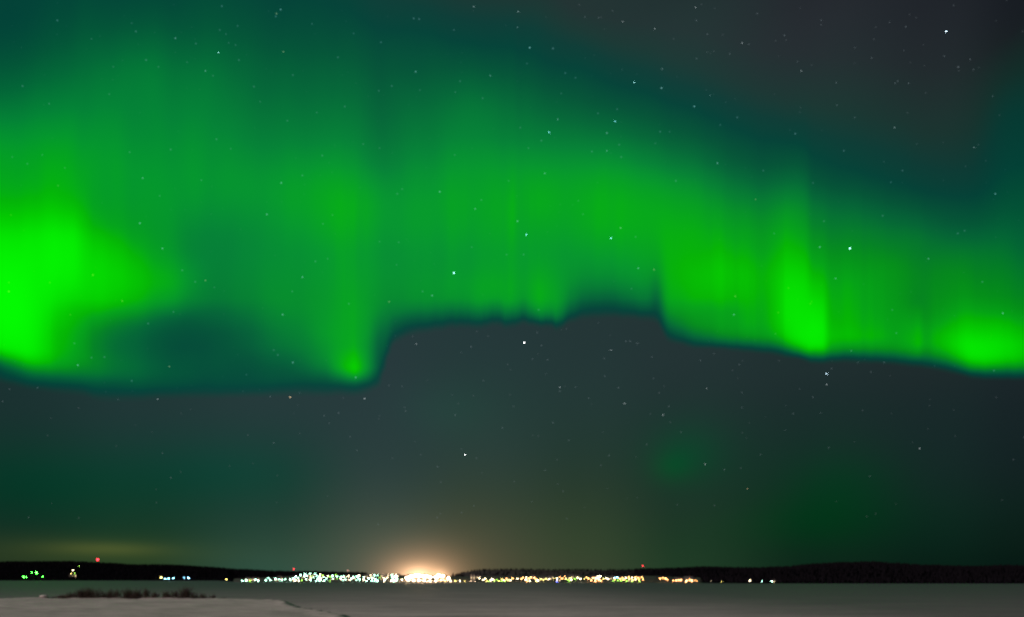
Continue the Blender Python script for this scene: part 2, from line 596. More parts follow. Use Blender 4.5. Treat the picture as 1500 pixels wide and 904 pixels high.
# ---------------------------------------------------------------- aurora curtain
# luminous green value of the curtain by photograph column (x) and row (y)
AUR = {
    -60: [(-60, 58), (0, 60), (50, 62), (100, 78), (150, 105), (200, 150), (240, 165), (300, 186), (330, 215), (400, 250), (450, 253), (490, 235), (505, 150), (515, 80), (530, 52), (545, 0)],
    0: [(-60, 58), (0, 60), (50, 62), (100, 80), (150, 105), (200, 150), (240, 165), (270, 172), (300, 186), (330, 214), (350, 230), (380, 244), (400, 249), (450, 253), (480, 246), (500, 235), (512, 180), (522, 110), (532, 62), (545, 50), (556, 0)],
    50: [(-60, 57), (0, 60), (50, 66), (100, 88), (150, 118), (200, 152), (240, 165), (270, 168), (300, 182), (330, 208), (350, 220), (400, 234), (450, 240), (480, 240), (510, 235), (525, 200), (535, 140), (545, 85), (555, 58), (567, 0)],
    84: [(-60, 58), (0, 62), (50, 72), (100, 96), (150, 124), (200, 156), (240, 172), (270, 174), (300, 186), (330, 216), (350, 232), (380, 240), (400, 236), (430, 222), (450, 206), (480, 190), (510, 186), (528, 165), (540, 115), (550, 72), (560, 55), (570, 0)],
    108: [(-60, 58), (0, 63), (50, 76), (100, 100), (150, 126), (200, 155), (240, 170), (270, 174), (300, 186), (330, 220), (350, 236), (380, 240), (400, 236), (430, 212), (450, 190), (480, 176), (500, 174), (525, 160), (540, 120), (550, 80), (560, 58), (573, 0)],
    122: [(-60, 58), (0, 64), (50, 80), (100, 104), (150, 128), (200, 150), (240, 167), (270, 172), (300, 180), (330, 200), (350, 216), (380, 222), (400, 222), (430, 210), (447, 188), (465, 172), (490, 160), (520, 154), (535, 128), (540, 118), (550, 85), (560, 60), (576, 0)],
    145: [(-60, 58), (0, 63), (50, 80), (100, 110), (150, 130), (200, 150), (240, 158), (270, 158), (300, 158), (330, 170), (350, 192), (380, 212), (400, 214), (430, 205), (445, 182), (460, 155), (480, 124), (500, 116), (520, 124), (540, 114), (550, 85), (560, 62), (572, 52), (583, 0)],
    200: [(-60, 58), (0, 63), (50, 84), (100, 118), (150, 125), (200, 135), (240, 148), (270, 150), (300, 150), (330, 153), (350, 162), (380, 188), (400, 196), (420, 194), (440, 168), (455, 135), (470, 102), (490, 90), (510, 90), (530, 96), (545, 88), (560, 65), (570, 52), (582, 0)],
    248: [(-60, 58), (0, 63), (50, 84), (100, 115), (150, 128), (200, 140), (240, 150), (270, 156), (300, 157), (340, 150), (370, 152), (400, 176), (420, 174), (440, 140), (460, 91), (480, 75), (500, 71), (520, 75), (540, 77), (555, 68), (567, 52), (580, 0)],
    270: [(-60, 57), (0, 66), (50, 80), (100, 110), (150, 125), (200, 138), (240, 148), (270, 150), (300, 148), (340, 134), (370, 134), (400, 156), (420, 152), (440, 120), (460, 83), (480, 71), (500, 67), (520, 73), (540, 75), (555, 68), (567, 52), (580, 0)],
    310: [(-60, 56), (0, 66), (50, 78), (100, 104), (150, 120), (200, 138), (240, 148), (270, 152), (300, 148), (340, 134), (370, 131), (400, 131), (430, 122), (450, 100), (480, 79), (500, 75), (520, 77), (540, 73), (555, 66), (568, 52), (580, 0)],
    355: [(-60, 56), (0, 64), (50, 75), (100, 97), (150, 112), (200, 130), (240, 146), (270, 155), (300, 151), (340, 137), (370, 135), (400, 133), (430, 126), (450, 108), (480, 87), (500, 83), (520, 74), (540, 69), (555, 66), (568, 52), (578, 0)],
    420: [(-60, 54), (0, 62), (50, 72), (100, 92), (150, 108), (200, 128), (240, 148), (270, 158), (300, 160), (340, 150), (370, 143), (400, 142), (430, 140), (450, 135), (480, 119), (500, 109), (520, 89), (535, 76), (550, 68), (562, 52), (574, 0)],
    478: [(-60, 50), (0, 60), (50, 68), (100, 86), (150, 102), (200, 122), (240, 145), (270, 160), (300, 165), (340, 160), (370, 150), (400, 150), (430, 150), (450, 152), (480, 154), (500, 146), (520, 138), (535, 115), (545, 85), (555, 62), (565, 50), (573, 0)],
    497: [(-60, 46), (0, 57), (50, 66), (100, 84), (150, 100), (200, 120), (240, 142), (270, 158), (300, 166), (340, 162), (370, 153), (400, 155), (430, 158), (450, 160), (480, 164), (500, 164), (520, 172), (533, 168), (545, 120), (553, 75), (563, 50), (573, 0)],
    520: [(-60, 42), (0, 53), (50, 65), (100, 82), (150, 99), (200, 117), (240, 138), (270, 155), (300, 165), (340, 160), (370, 152), (400, 155), (430, 160), (450, 163), (480, 163), (500, 167), (518, 188), (532, 208), (543, 178), (550, 118), (557, 68), (565, 50), (573, 0)],
    540: [(-60, 36), (0, 48), (50, 63), (100, 79), (150, 96), (200, 112), (240, 130), (270, 150), (300, 163), (340, 158), (370, 150), (400, 152), (430, 150), (450, 150), (480, 145), (500, 138), (520, 142), (535, 142), (545, 105), (553, 66), (561, 48), (570, 0)],
    556: [(-60, 32), (0, 46), (50, 63), (100, 78), (150, 94), (200, 110), (240, 128), (270, 148), (300, 160), (340, 155), (370, 148), (400, 150), (430, 145), (450, 138), (470, 115), (490, 92), (510, 82), (530, 76), (545, 58), (555, 42), (563, 0)],
    574: [(-60, 30), (0, 44), (50, 64), (100, 82), (150, 100), (200, 116), (240, 132), (270, 149), (300, 159), (340, 155), (370, 146), (400, 148), (430, 142), (450, 122), (465, 92), (480, 68), (490, 52), (500, 0)],
    600: [(-60, 26), (0, 42), (50, 65), (100, 77), (150, 101), (200, 118), (240, 140), (270, 150), (300, 158), (340, 155), (380, 142), (400, 145), (430, 140), (445, 122), (455, 95), (465, 68), (475, 54), (487, 0)],
    650: [(-60, 22), (0, 34), (40, 52), (60, 62), (100, 79), (150, 104), (200, 123), (240, 142), (270, 152), (300, 158), (340, 152), (380, 140), (410, 145), (430, 140), (445, 112), (455, 82), (465, 57), (479, 0)],
    700: [(-60, 0), (0, 30), (40, 46), (70, 62), (100, 74), (150, 111), (200, 123), (240, 145), (270, 152), (300, 160), (340, 158), (380, 150), (410, 164), (430, 158), (445, 122), (455, 87), (463, 60), (475, 0)],
    752: [(-60, 0), (0, 28), (60, 58), (100, 71), (150, 101), (200, 121), (240, 148), (270, 162), (300, 170), (340, 167), (380, 150), (410, 160), (430, 155), (445, 122), (455, 82), (462, 58), (474, 0)],
    744: [(-60, 0), (0, 28), (60, 58), (100, 71), (150, 101), (200, 121), (240, 148), (270, 158), (300, 165), (340, 161), (380, 150), (410, 160), (430, 155), (445, 122), (455, 82), (462, 58), (474, 0)],
    758: [(-60, 0), (0, 26), (60, 55), (100, 67), (150, 95), (200, 118), (240, 145), (270, 154), (300, 158), (340, 153), (380, 147), (410, 153), (430, 148), (445, 120), (455, 82), (462, 58), (473, 0)],
    768: [(-60, 0), (0, 26), (60, 55), (100, 67), (150, 95), (200, 118), (240, 145), (270, 158), (300, 160), (340, 154), (380, 147), (410, 153), (430, 148), (445, 120), (455, 82), (462, 58), (473, 0)],
    790: [(-60, 0), (0, 25), (60, 52), (100, 64), (150, 89), (200, 115), (240, 145), (270, 162), (300, 168), (340, 156), (380, 150), (400, 168), (430, 172), (445, 152), (455, 120), (462, 72), (472, 0)],
    816: [(-60, 0), (0, 15), (65, 50), (105, 61), (150, 85), (200, 116), (240, 148), (270, 164), (300, 170), (340, 162), (380, 150), (400, 158), (430, 158), (450, 132), (460, 88), (467, 58), (475, 0)],
    850: [(0, 0), (40, 30), (70, 48), (110, 68), (150, 81), (200, 118), (240, 150), (270, 165), (300, 170), (340, 165), (380, 148), (400, 138), (420, 118), (430, 95), (440, 72), (450, 55), (464, 0)],
    900: [(0, 0), (60, 28), (100, 50), (130, 65), (160, 74), (200, 108), (240, 148), (270, 165), (300, 172), (340, 170), (370, 155), (400, 138), (420, 112), (430, 85), (440, 64), (450, 50), (461, 0)],
    945: [(0, 0), (70, 28), (110, 48), (140, 62), (170, 78), (200, 98), (240, 135), (270, 160), (300, 172), (340, 172), (370, 165), (400, 155), (420, 142), (435, 115), (445, 80), (453, 57), (464, 0)],
    962: [(0, 0), (80, 30), (115, 48), (145, 62), (175, 76), (205, 98), (240, 130), (270, 157), (300, 170), (340, 174), (370, 165), (390, 150), (410, 120), (430, 88), (445, 66), (457, 50), (468, 0)],
    978: [(0, 0), (90, 30), (120, 46), (150, 60), (180, 73), (210, 95), (240, 122), (270, 152), (300, 168), (340, 178), (370, 180), (400, 180), (430, 172), (450, 142), (465, 108), (475, 78), (485, 58), (496, 0)],
    1020: [(0, 0), (95, 28), (130, 45), (160, 60), (190, 72), (220, 95), (250, 120), (280, 150), (310, 165), (340, 175), (370, 178), (400, 192), (430, 182), (450, 160), (475, 140), (488, 98), (497, 68), (507, 0)],
    1062: [(0, 0), (110, 26), (150, 45), (180, 60), (210, 72), (240, 88), (270, 115), (300, 140), (330, 158), (360, 172), (390, 192), (410, 190), (430, 180), (450, 159), (475, 152), (488, 134), (498, 78), (509, 0)],
    1110: [(0, 0), (130, 25), (165, 42), (190, 55), (220, 68), (250, 78), (280, 105), (310, 135), (340, 150), (370, 162), (400, 182), (430, 177), (450, 172), (475, 168), (490, 152), (500, 98), (507, 62), (516, 0)],
    1143: [(0, 0), (135, 25), (172, 42), (195, 55), (225, 68), (255, 84), (285, 115), (310, 140), (340, 155), (370, 168), (400, 184), (430, 178), (450, 178), (475, 174), (492, 154), (502, 98), (509, 62), (518, 0)],
    1138: [(0, 0), (135, 25), (172, 42), (195, 55), (225, 68), (255, 84), (285, 115), (310, 140), (340, 155), (370, 168), (400, 184), (430, 178), (450, 178), (475, 174), (492, 154), (502, 98), (509, 62), (518, 0)],
    1148: [(0, 0), (140, 25), (175, 42), (198, 55), (228, 70), (258, 92), (288, 126), (310, 157), (340, 173), (370, 193), (400, 216), (430, 226), (460, 226), (488, 211), (499, 160), (506, 98), (513, 60), (521, 0)],
    1168: [(0, 0), (140, 25), (178, 42), (200, 55), (230, 72), (260, 95), (290, 130), (310, 150), (340, 165), (370, 188), (400, 216), (430, 226), (460, 231), (490, 230), (502, 205), (510, 135), (516, 72), (524, 0)],
    1181: [(0, 0), (140, 25), (180, 42), (203, 55), (233, 70), (263, 92), (293, 126), (315, 144), (340, 158), (370, 182), (400, 212), (430, 224), (460, 231), (490, 238), (505, 222), (512, 155), (518, 82), (526, 0)],
    1189: [(0, 0), (145, 25), (185, 42), (207, 52), (237, 66), (268, 80), (298, 112), (325, 130), (360, 150), (390, 176), (420, 206), (450, 228), (480, 242), (500, 238), (511, 195), (517, 110), (523, 60), (530, 0)],
    1206: [(0, 0), (148, 25), (190, 42), (210, 52), (240, 64), (270, 77), (300, 108), (330, 130), (360, 148), (390, 172), (420, 200), (450, 222), (480, 238), (500, 232), (511, 190), (517, 110), (523, 60), (530, 0)],
    1216: [(0, 0), (150, 25), (193, 42), (213, 52), (243, 63), (273, 75), (303, 104), (330, 121), (360, 137), (400, 164), (430, 175), (460, 182), (490, 195), (505, 168), (513, 118), (519, 70), (528, 0)],
    1255: [(0, 0), (155, 25), (200, 42), (230, 52), (260, 62), (290, 85), (320, 112), (350, 128), (380, 142), (410, 162), (440, 167), (470, 174), (490, 184), (505, 152), (513, 102), (519, 63), (530, 0)],
    1309: [(0, 0), (165, 24), (215, 42), (240, 50), (270, 60), (300, 80), (330, 105), (360, 125), (390, 147), (420, 150), (450, 154), (475, 158), (495, 162), (508, 140), (517, 95), (523, 62), (533, 0)],
    1300: [(0, 0), (165, 24), (215, 42), (240, 50), (270, 60), (300, 80), (330, 105), (360, 125), (390, 147), (420, 150), (450, 154), (475, 162), (495, 172), (508, 140), (517, 95), (523, 62), (533, 0)],
    1349: [(0, 0), (175, 24), (230, 42), (260, 50), (290, 65), (320, 92), (350, 115), (380, 125), (400, 137), (420, 134), (440, 134), (460, 160), (480, 186), (500, 196), (514, 158), (522, 90), (528, 58), (537, 0)],
    1342: [(0, 0), (175, 24), (230, 42), (260, 50), (290, 65), (320, 92), (350, 115), (380, 125), (400, 137), (420, 134), (440, 134), (460, 152), (480, 172), (500, 180), (514, 150), (522, 90), (528, 58), (537, 0)],
    1354: [(0, 0), (178, 24), (232, 42), (262, 50), (292, 64), (322, 88), (350, 110), (380, 121), (400, 133), (420, 132), (440, 134), (460, 138), (480, 154), (500, 160), (515, 118), (523, 82), (529, 56), (538, 0)],
    1392: [(0, 0), (170, 24), (240, 42), (270, 52), (300, 68), (330, 85), (360, 108), (390, 137), (420, 144), (450, 159), (475, 186), (495, 209), (510, 196), (521, 155), (529, 92), (536, 57), (545, 0)],
    1430: [(0, 0), (165, 26), (250, 44), (280, 55), (310, 70), (340, 88), (370, 115), (400, 130), (430, 144), (450, 164), (475, 198), (500, 232), (520, 236), (532, 190), (540, 102), (546, 60), (553, 0)],
    1470: [(0, 0), (100, 24), (150, 42), (200, 50), (250, 60), (300, 74), (340, 95), (370, 112), (400, 128), (430, 136), (450, 152), (475, 190), (500, 215), (520, 212), (534, 152), (541, 84), (548, 52), (556, 0)],
    1510: [(0, 10), (80, 24), (120, 38), (200, 50), (250, 62), (300, 75), (340, 85), (370, 95), (400, 112), (430, 128), (450, 138), (480, 174), (500, 195), (520, 190), (534, 140), (541, 80), (548, 50), (556, 0)],
    1570: [(0, 0), (60, 24), (120, 38), (200, 50), (250, 62), (300, 72), (340, 82), (370, 92), (400, 108), (430, 120), (450, 130), (480, 160), (500, 180), (520, 178), (534, 130), (541, 78), (548, 50), (557, 0)],
}
KEYS = sorted(AUR)
EDGE_Y = {x: AUR[x][-1][0] for x in KEYS}


def au(x, y):
    """luminous value at column x, row y; between two key columns the profile slides along with the lower border"""
    j = max(1, min(len(KEYS) - 1, int(np.searchsorted(KEYS, x))))
    a, c = KEYS[j - 1], KEYS[j]
    t = min(1.0, max(0.0, (x - a) / (c - a)))
    e = EDGE_Y[a] * (1 - t) + EDGE_Y[c] * t
    wgt = sstep(e - 170, e - 20, y)
    return ip(AUR[a], y + (EDGE_Y[a] - e) * wgt) * (1 - t) + ip(AUR[c], y + (EDGE_Y[c] - e) * wgt) * t


ax = [KEYS[0]]
FINE = [(70, 130), (470, 605), (740, 830), (935, 1030), (1132, 1225), (1300, 1365)]
while ax[-1] < KEYS[-1]:
    ax.append(ax[-1] + (4.5 if 1132 <= ax[-1] < 1226 else 7 if any(a <= ax[-1] < c for a, c in FINE) else 19))
ROWS = [-60, 0, 50, 100, 150, 200, 240, 270, 300, 330, 350, 370, 390, 410, 430, 440, 450, 460, 470, 480, 490, 500, 508, 516, 524, 532, 540, 548, 556, 566, 578, 592]
Y0, Y1 = -60.0, 600.0
YA = 8000.0                                   # mean distance of the curtain
X0, X1 = ax[0], ax[-1]


SKYREF = rgb(37, 55, 58)
DES = [(0, None, (1, 1, 1)), (14, (37, 55, 58), (1, 1, 1)), (30, (29, 59, 58), (0.7, 0.85, 0.85)), (45, (12, 63, 59), (0.3, 0.55, 0.55)), (60, (0, 68, 59), (0.12, 0.35, 0.35)), (80, (0, 86, 58), (0.12, 0.32, 0.32)), (100, (0, 104, 58), (0.12, 0.3, 0.3)),
       (130, (0, 131, 56), (0.12, 0.3, 0.3)), (150, (0, 150, 48), (0.12, 0.3, 0.3)), (165, (0, 163, 35), (0.12, 0.28, 0.28)), (180, (0, 180, 12), (0.12, 0.25, 0.05)), (200, (0, 202, 0), (0.12, 0.25, 0.02)), (230, (0, 232, 0), (0.12, 0.2, 0.02)), (255, (0, 250, 0), (0.12, 0.2, 0.02))]
es, ts = [], []
for (gv, d, t) in DES:
    e = (0, 0, 0) if d is None else tuple(max(0.0, lin(d[q]) - t[q] * SKYREF[q]) for q in range(3))
    es.append((gv / 255, e))
    ts.append((gv / 255, t))


def aurora_material(c0, c1):
    """light of the stretch of curtain that lies between the columns c0 and c1"""
    m, g, out = mat('aurora_light')
    uvn = g.n('ShaderNodeUVMap')
    uvn.uv_map = 'UVMap'
    sp = g.n('ShaderNodeSeparateXYZ')
    g.put(sp.inputs[0], uvn.outputs[0])
    U, V = sp.outputs[0], sp.outputs[1]           # along the curtain, down the curtain
    mpe = g.n('ShaderNodeMapping')
    mpe.inputs['Scale'].default_value = (70, 0.2, 1)
    g.put(mpe.inputs['Vector'], uvn.outputs[0])
    ne = g.n('ShaderNodeTexNoise')
    ne.noise_dimensions = '2D'
    ne.inputs['Scale'].default_value = 1.0
    ne.inputs['Detail'].default_value = 2
    g.put(ne.inputs['Vector'], mpe.outputs[0])
    win = g.math('MULTIPLY', g.mapr(U, (600 - X0) / (X1 - X0), (690 - X0) / (X1 - X0), 0.12, 1.0, True), g.mapr(U, (830 - X0) / (X1 - X0), (880 - X0) / (X1 - X0), 1.0, 0.2, True))
    amt = g.math('MULTIPLY', win, g.mapr(V, 0.66, 0.76, 0, 1, True))
    V = g.math('SUBTRACT', V, g.math('MULTIPLY', g.mapr(V, 0.62, 0.74, 0, 1, True), g.mapr(U, 0.62, 0.72, 0.0115, 0.006)))
    V = g.math('ADD', V, g.math('MULTIPLY', g.mapr(ne.outputs[0], 0.3, 0.7, -0.0045, 0.0045), amt))      # ragged lower edge
    val = None
    for k0 in range(c0, c1, 3):
        grp = list(range(k0, min(k0 + 3, c1)))
        st = []
        for y in ROWS:
            c = [au(ax[i], y) / 255 for i in grp] + [0.0] * (3 - len(grp))
            st.append(((y - Y0) / (Y1 - Y0), c))
        rows = g.ramp(V, st, 'B_SPLINE')
        lo, hi = max(0, k0 - 3), min(len(ax) - 1, k0 + 5)
        u0, u1 = (ax[lo] - X0) / (X1 - X0), (ax[hi] - X0) / (X1 - X0)
        hs = []
        for j in range(lo, hi + 1):
            c = [1.0 if j == (grp[q] if q < len(grp) else -1) else 0.0 for q in range(3)]
            hs.append((((ax[j] - X0) / (X1 - X0) - u0) / (u1 - u0), c))
        hat = g.ramp(g.mapr(U, u0, u1), hs, 'B_SPLINE')
        t = g.vmath('DOT_PRODUCT', rows, hat)
        val = t if val is None else g.math('ADD', val, t)
    # fine rays: brightness varies along the curtain and hardly at all with height
    mpv = g.n('ShaderNodeMapping')
    mpv.inputs['Scale'].default_value = (62, 0.6, 1)
    g.put(mpv.inputs['Vector'], uvn.outputs[0])
    nz = g.n('ShaderNodeTexNoise')
    nz.noise_dimensions = '2D'
    nz.inputs['Scale'].default_value = 1.0
    nz.inputs['Detail'].default_value = 3
    g.put(nz.inputs['Vector'], mpv.outputs[0])
    low = g.math('MULTIPLY', g.mapr(V, 0.30, 0.85, 0.25, 1.0, True), g.mapr(U, 0.26, 0.36, 0.1, 1.0, True))
    mpm = g.n('ShaderNodeMapping')
    mpm.inputs['Scale'].default_value = (15, 1.1, 1)
    g.put(mpm.inputs['Vector'], uvn.outputs[0])
    nm = g.n('ShaderNodeTexNoise')
    nm.noise_dimensions = '2D'
    nm.inputs['Scale'].default_value = 1.0
    nm.inputs['Detail'].default_value = 2
    g.put(nm.inputs['Vector'], mpm.outputs[0])
    patch = g.mapr(nm.outputs[0], 0.46, 0.66, 0.0, 1.0, True)        # rays come in separate bundles
    soft = g.math('MULTIPLY', g.mapr(nm.outputs[0], 0.3, 0.7, -0.05, 0.05), g.mapr(U, 0.45, 0.62, 1.0, 0.35, True))              # broad soft streaks
    ray = g.math('MULTIPLY', g.math('MULTIPLY', g.mapr(nz.outputs[0], 0.3, 0.7, -0.03, 0.03), low), patch)
    ray = g.math('ADD', ray, soft)
    val = g.math('MULTIPLY', val, g.math('ADD', ray, 1.0), clamp=True)
    # brightness -> colour of the light; red of the sky behind is drowned by it
    # the light is a purer green low in the right band and in the left swirl
    row = lambda y: (y - Y0) / (Y1 - Y0)
    colu = lambda x: (x - X0) / (X1 - X0)
    pr = g.math('MULTIPLY', g.mapr(U, colu(900), colu(1020), 0, 0.92, True), g.mapr(V, row(220), row(400), 0, 1, True))
    pl = g.math('MULTIPLY', g.mapr(U, colu(150), colu(320), 0.85, 0, True), g.mapr(V, row(250), row(380), 0, 1, True))
    pm = g.mapr(V, row(360), row(440), 0, 0.35, True)
    pure = g.math('MULTIPLY', g.math('MAXIMUM', g.math('MAXIMUM', pr, pl), pm), g.mapr(val, 85 / 255, 150 / 255, 0, 1, True))
    cx = g.n('ShaderNodeCombineXYZ')
    cx.inputs[0].default_value = 1
    cx.inputs[1].default_value = 1
    g.put(cx.inputs[2], g.math('SUBTRACT', 1.0, pure))
    em = g.n('ShaderNodeEmission')
    g.put(em.inputs[0], g.vmath('MULTIPLY', g.ramp(val, es, 'LINEAR'), cx.outputs[0]))
    tr = g.n('ShaderNodeBsdfTransparent')
    g.put(tr.inputs[0], g.ramp(val, ts, 'LINEAR'))
    sh = g.n('ShaderNodeAddShader')
    g.put(sh.inputs[0], em.outputs[0])
    g.put(sh.inputs[1], tr.outputs[0])
    g.put(out.inputs[0], sh.outputs[0])
    m.cycles.emission_sampling = 'NONE'
    return m


def fold(x):
    """distance of the curtain at column x: it winds towards and away from us"""
    return YA + 420 * math.sin(x * 0.0052 + 0.6) + 160 * math.sin(x * 0.017)


acol = np.array(sorted(set([float(a) for a in ax] + [X0 + 5.0 * k for k in range(int((ax[-1] - X0) / 5))])))
NR = 44
verts, uvs, faces = [], [], []
tops, bots = [], []
for x in acol:
    yy = np.arange(Y0, Y1, 4.0)
    vals = [au(x, y) for y in yy]
    on = [y for y, v_ in zip(yy, vals) if v_ > 12]
    tops.append(max(Y0, min(on) - 14))
    bots.append(min(Y1, max(on) + 16))
ker = np.ones(9) / 9
pt = np.convolve(np.pad(tops, 4, mode='edge'), ker, 'valid')
pb = np.maximum(np.convolve(np.pad(bots, 1, mode='edge'), np.ones(3) / 3, 'valid'), bots)
for i, x in enumerate(acol):
    for j in range(NR + 1):
        y = pt[i] + (pb[i] - pt[i]) * j / NR
        verts.append(at(x, y, fold(x)))
        uvs.append(((x - X0) / (X1 - X0), (y - Y0) / (Y1 - Y0)))
for i in range(len(acol) - 1):
    for j in range(NR):
        a = i * (NR + 1) + j
        faces.append((a, a + 1, a + NR + 2, a + NR + 1))
STEP = 24
bounds = list(range(0, len(ax) - 1, STEP))
aur = mesh_obj('aurora', verts, faces, None, smooth=True)
for k in bounds:
    aur.data.materials.append(aurora_material(max(0, k - 3), min(len(ax), k + STEP + 4)))
slot = []
for i in range(len(acol) - 1):
    j = int(np.searchsorted(ax, acol[i], side='right')) - 1
    slot += [min(len(bounds) - 1, j // STEP)] * NR
aur.data.polygons.foreach_set('material_index', slot)
uvl = aur.data.uv_layers.new(name='UVMap')
flat = []
for f in faces:
    for v in f:
        flat.extend(uvs[v])
uvl.data.foreach_set('uv', flat)
tag(aur, 'bright green aurora band sweeping across the whole night sky', 'aurora', kind='stuff')

# ---------------------------------------------------------------- stars
def star_mesh(name, m):
    bm = bmesh.new()
    ball(bm, (0, 0, 0), 1.0, 1)
    return bm_obj(name, bm, m)


SM = {}
for key, col, st in (('white', (1, 1, 1), 28), ('blue', (0.6, 0.85, 1.0), 24), ('faint', (0.72, 0.9, 1.0), 0.6), ('mid', (0.85, 0.97, 1.0), 2.4), ('amber', (1.0, 0.72, 0.4), 3.2)):
    SM[key] = glow_mat('star_light_' + key, col, st, False)
PROTO = {}
FAINT = """84,30 134,57 322,44 325,9 348,38 404,24 457,35 495,84 429,110 312,111 274,91 232,98 214,88 166,98 33,126 72,152 160,138 372,127 381,149 350,88 464,165 18,230 40,240 62,227 95,246 85,272 190,223 250,219 295,264 234,287 338,218 317,204 443,257 472,228 193,34 199,46 331,50 335,63 345,66 287,64 421,177
518,49 558,62 606,27 614,28 665,44 674,119 667,135 555,133 574,126 615,132 707,144 772,93 505,156 532,211 556,217 666,227 793,206 762,187 774,217 582,284 589,277 705,293 745,265 897,16 857,25 877,26 911,102 843,114 828,107 810,71 904,160 907,212 867,222 967,193 981,193 960,210 910,230 990,265 847,294 822,137 876,166
1020,30 1109,20 1203,30 1303,33 1327,39 1149,52 1097,65 1069,79 1036,76 1036,50 1020,86 1168,90 1252,70 1324,74 1277,85 1311,122 1315,119 1331,122 1404,98 1426,102 1421,87 1383,82 1055,183 1080,172 1165,196 1226,154 1252,172 1433,212 1343,211 1295,237 1305,267 1322,250 1118,250 1191,268 1236,221 1454,141 1225,121
16,315 473,328 487,315 267,396 314,421 286,413 13,414 73,414 103,461 217,474 254,457 109,503 134,524 153,523 193,558 55,568 14,570 4,588 173,585 462,383 480,379 428,427 401,513 407,520 439,576 396,581 361,549 496,605
556,354 584,355 581,388 619,427 691,362 767,373 742,373 854,314 931,347 511,445 925,423 675,516 690,508 876,473 955,523 787,487 799,548 843,567 886,551 570,565 708,558 593,597 917,500 923,500 933,503 885,525 957,554 906,568 789,454 793,506 780,526 802,527 752,595 862,583
1293,316 1207,324 1134,342 1187,445 1189,442 1136,489 1313,488 1307,454 1439,413 1456,543 1218,540 1257,531 1295,531 1369,536 1046,518 1026,528 1083,534 1171,570 1087,575 1191,582 1276,545 1403,342 1413,338 1155,422 1140,458
589,566 667,608 736,627 250,700 641,684 676,658 401,649 238,664 475,609 482,620 820,573 810,619 798,689 892,667 833,645 1061,688 1114,666 1162,606 1087,597 980,595 998,633 1202,605 1214,656 1274,698 1150,630 523,660 694,741 779,735 42,758 554,768"""
MID = """257,56 411,14 301,104 209,261 412,268 694,10 759,17 758,40 776,70 609,105 718,111 817,175 798,254 644,281 912,32 959,42 970,101 969,129 889,195 889,221 1019,11 1087,63 1174,104 1040,140 1017,156 1427,216 1458,284 1051,239 205,327 391,314 238,364 136,403 179,441 114,535 443,406 13,427 414,461 429,531 231,585
758,324 696,306 633,433 909,334 935,393 895,513 820,567 521,553 534,584 1201,362 1360,379 1224,408 1075,461 1077,434 1469,459 1211,563 1035,569 971,608 1347,657 1033,680 915,591 1310,187 610,504"""
AMBER = "415,76 404,24 405,20 570,442 301,411 248,537 425,582 958,395"
BRIGHT = [
    (665, 400, 9.5, 'white', 'brightest white star in the middle of the green aurora'),
    (768, 502, 9.0, 'white', 'bright white star just under the raised middle edge of the aurora'),
    (1245, 364, 10.5, 'white', 'bright oval white star right of the tall aurora pillar'),
    (895, 349, 8.0, 'blue', 'bright blue-white star in the aurora left of the dark notch'),
    (901, 178, 6.2, 'blue', 'bluish star in the upper aurora, topmost of a small blue trio'),
    (929, 121, 4.6, 'white', 'clear white star on the dark teal upper rim of the aurora'),
    (804, 194, 6.0, 'blue', 'bluish star in the dim upper aurora left of the blue trio'),
    (771, 344, 7.5, 'blue', 'close double star beside the thin dark aurora ray'),
    (1386, 46, 8.5, 'blue', 'bright blue star alone in the dark upper right sky'),
    (1107, 292, 6.5, 'amber', 'yellowish star at the upper edge of the right aurora band'),
    (320, 77, 4.8, 'white', 'clear white star in the dark upper left of the aurora'),
    (681, 666, 7.0, 'white', 'clear white star high above the glowing town floodlights'),
    (1095, 716, 6.0, 'amber', 'lowest yellowish star above the dark right hills'),
    (1211, 548, 6.5, 'blue', 'bluish star right below the foot of the tall aurora pillar'),
    (1247, 514, 6.0, 'mid', 'pale star on the lower green edge right of the tall pillar'),
]


def parse(s):
    return [tuple(float(q) for q in p.split(',')) for p in s.split()]


def zone(x, y):
    v_ = au(x, y) if Y0 < y < Y1 else 0
    if v_ > 50:
        return ('aurora', 'shining through the green aurora')
    if y < 330:
        return ('above', 'in the dark grey sky above the aurora')
    return ('below', 'in the dark sky between the aurora and the hills')


def place_star(x, y, rad, key, label, group):
    D = 12000.0
    if key not in PROTO:
        PROTO[key] = star_mesh('star', SM[key])
        o = PROTO[key]
    else:
        o = PROTO[key].copy()
        C.objects.link(o)
    o.location = at(x, y, D)
    o.scale = (rad, rad, rad)
    tag(o, label, 'star', group)


for (x, y, r, key, label) in BRIGHT:
    place_star(x, y, r * (0.85 if zone(x, y)[0] == 'aurora' else 0.58), key, label, None)
for (x, y) in parse(AMBER):
    z, t = zone(x, y)
    place_star(x, y, 7.0, 'amber', 'small amber star ' + t, 'amber stars ' + t)
for (x, y) in parse(MID):
    z, t = zone(x, y)
    place_star(x, y, random.uniform(6.5, 8.5) * (1.05 if z == 'aurora' else 0.56), 'mid', 'small clear white star ' + t, 'clear white stars ' + t)
for (x, y) in parse(FAINT):
    z, t = zone(x, y)
    place_star(x, y, random.uniform(6.0, 9.0) * (1.25 if z == 'aurora' else 0.58), 'faint', 'faint tiny star ' + t, 'faint stars ' + t)

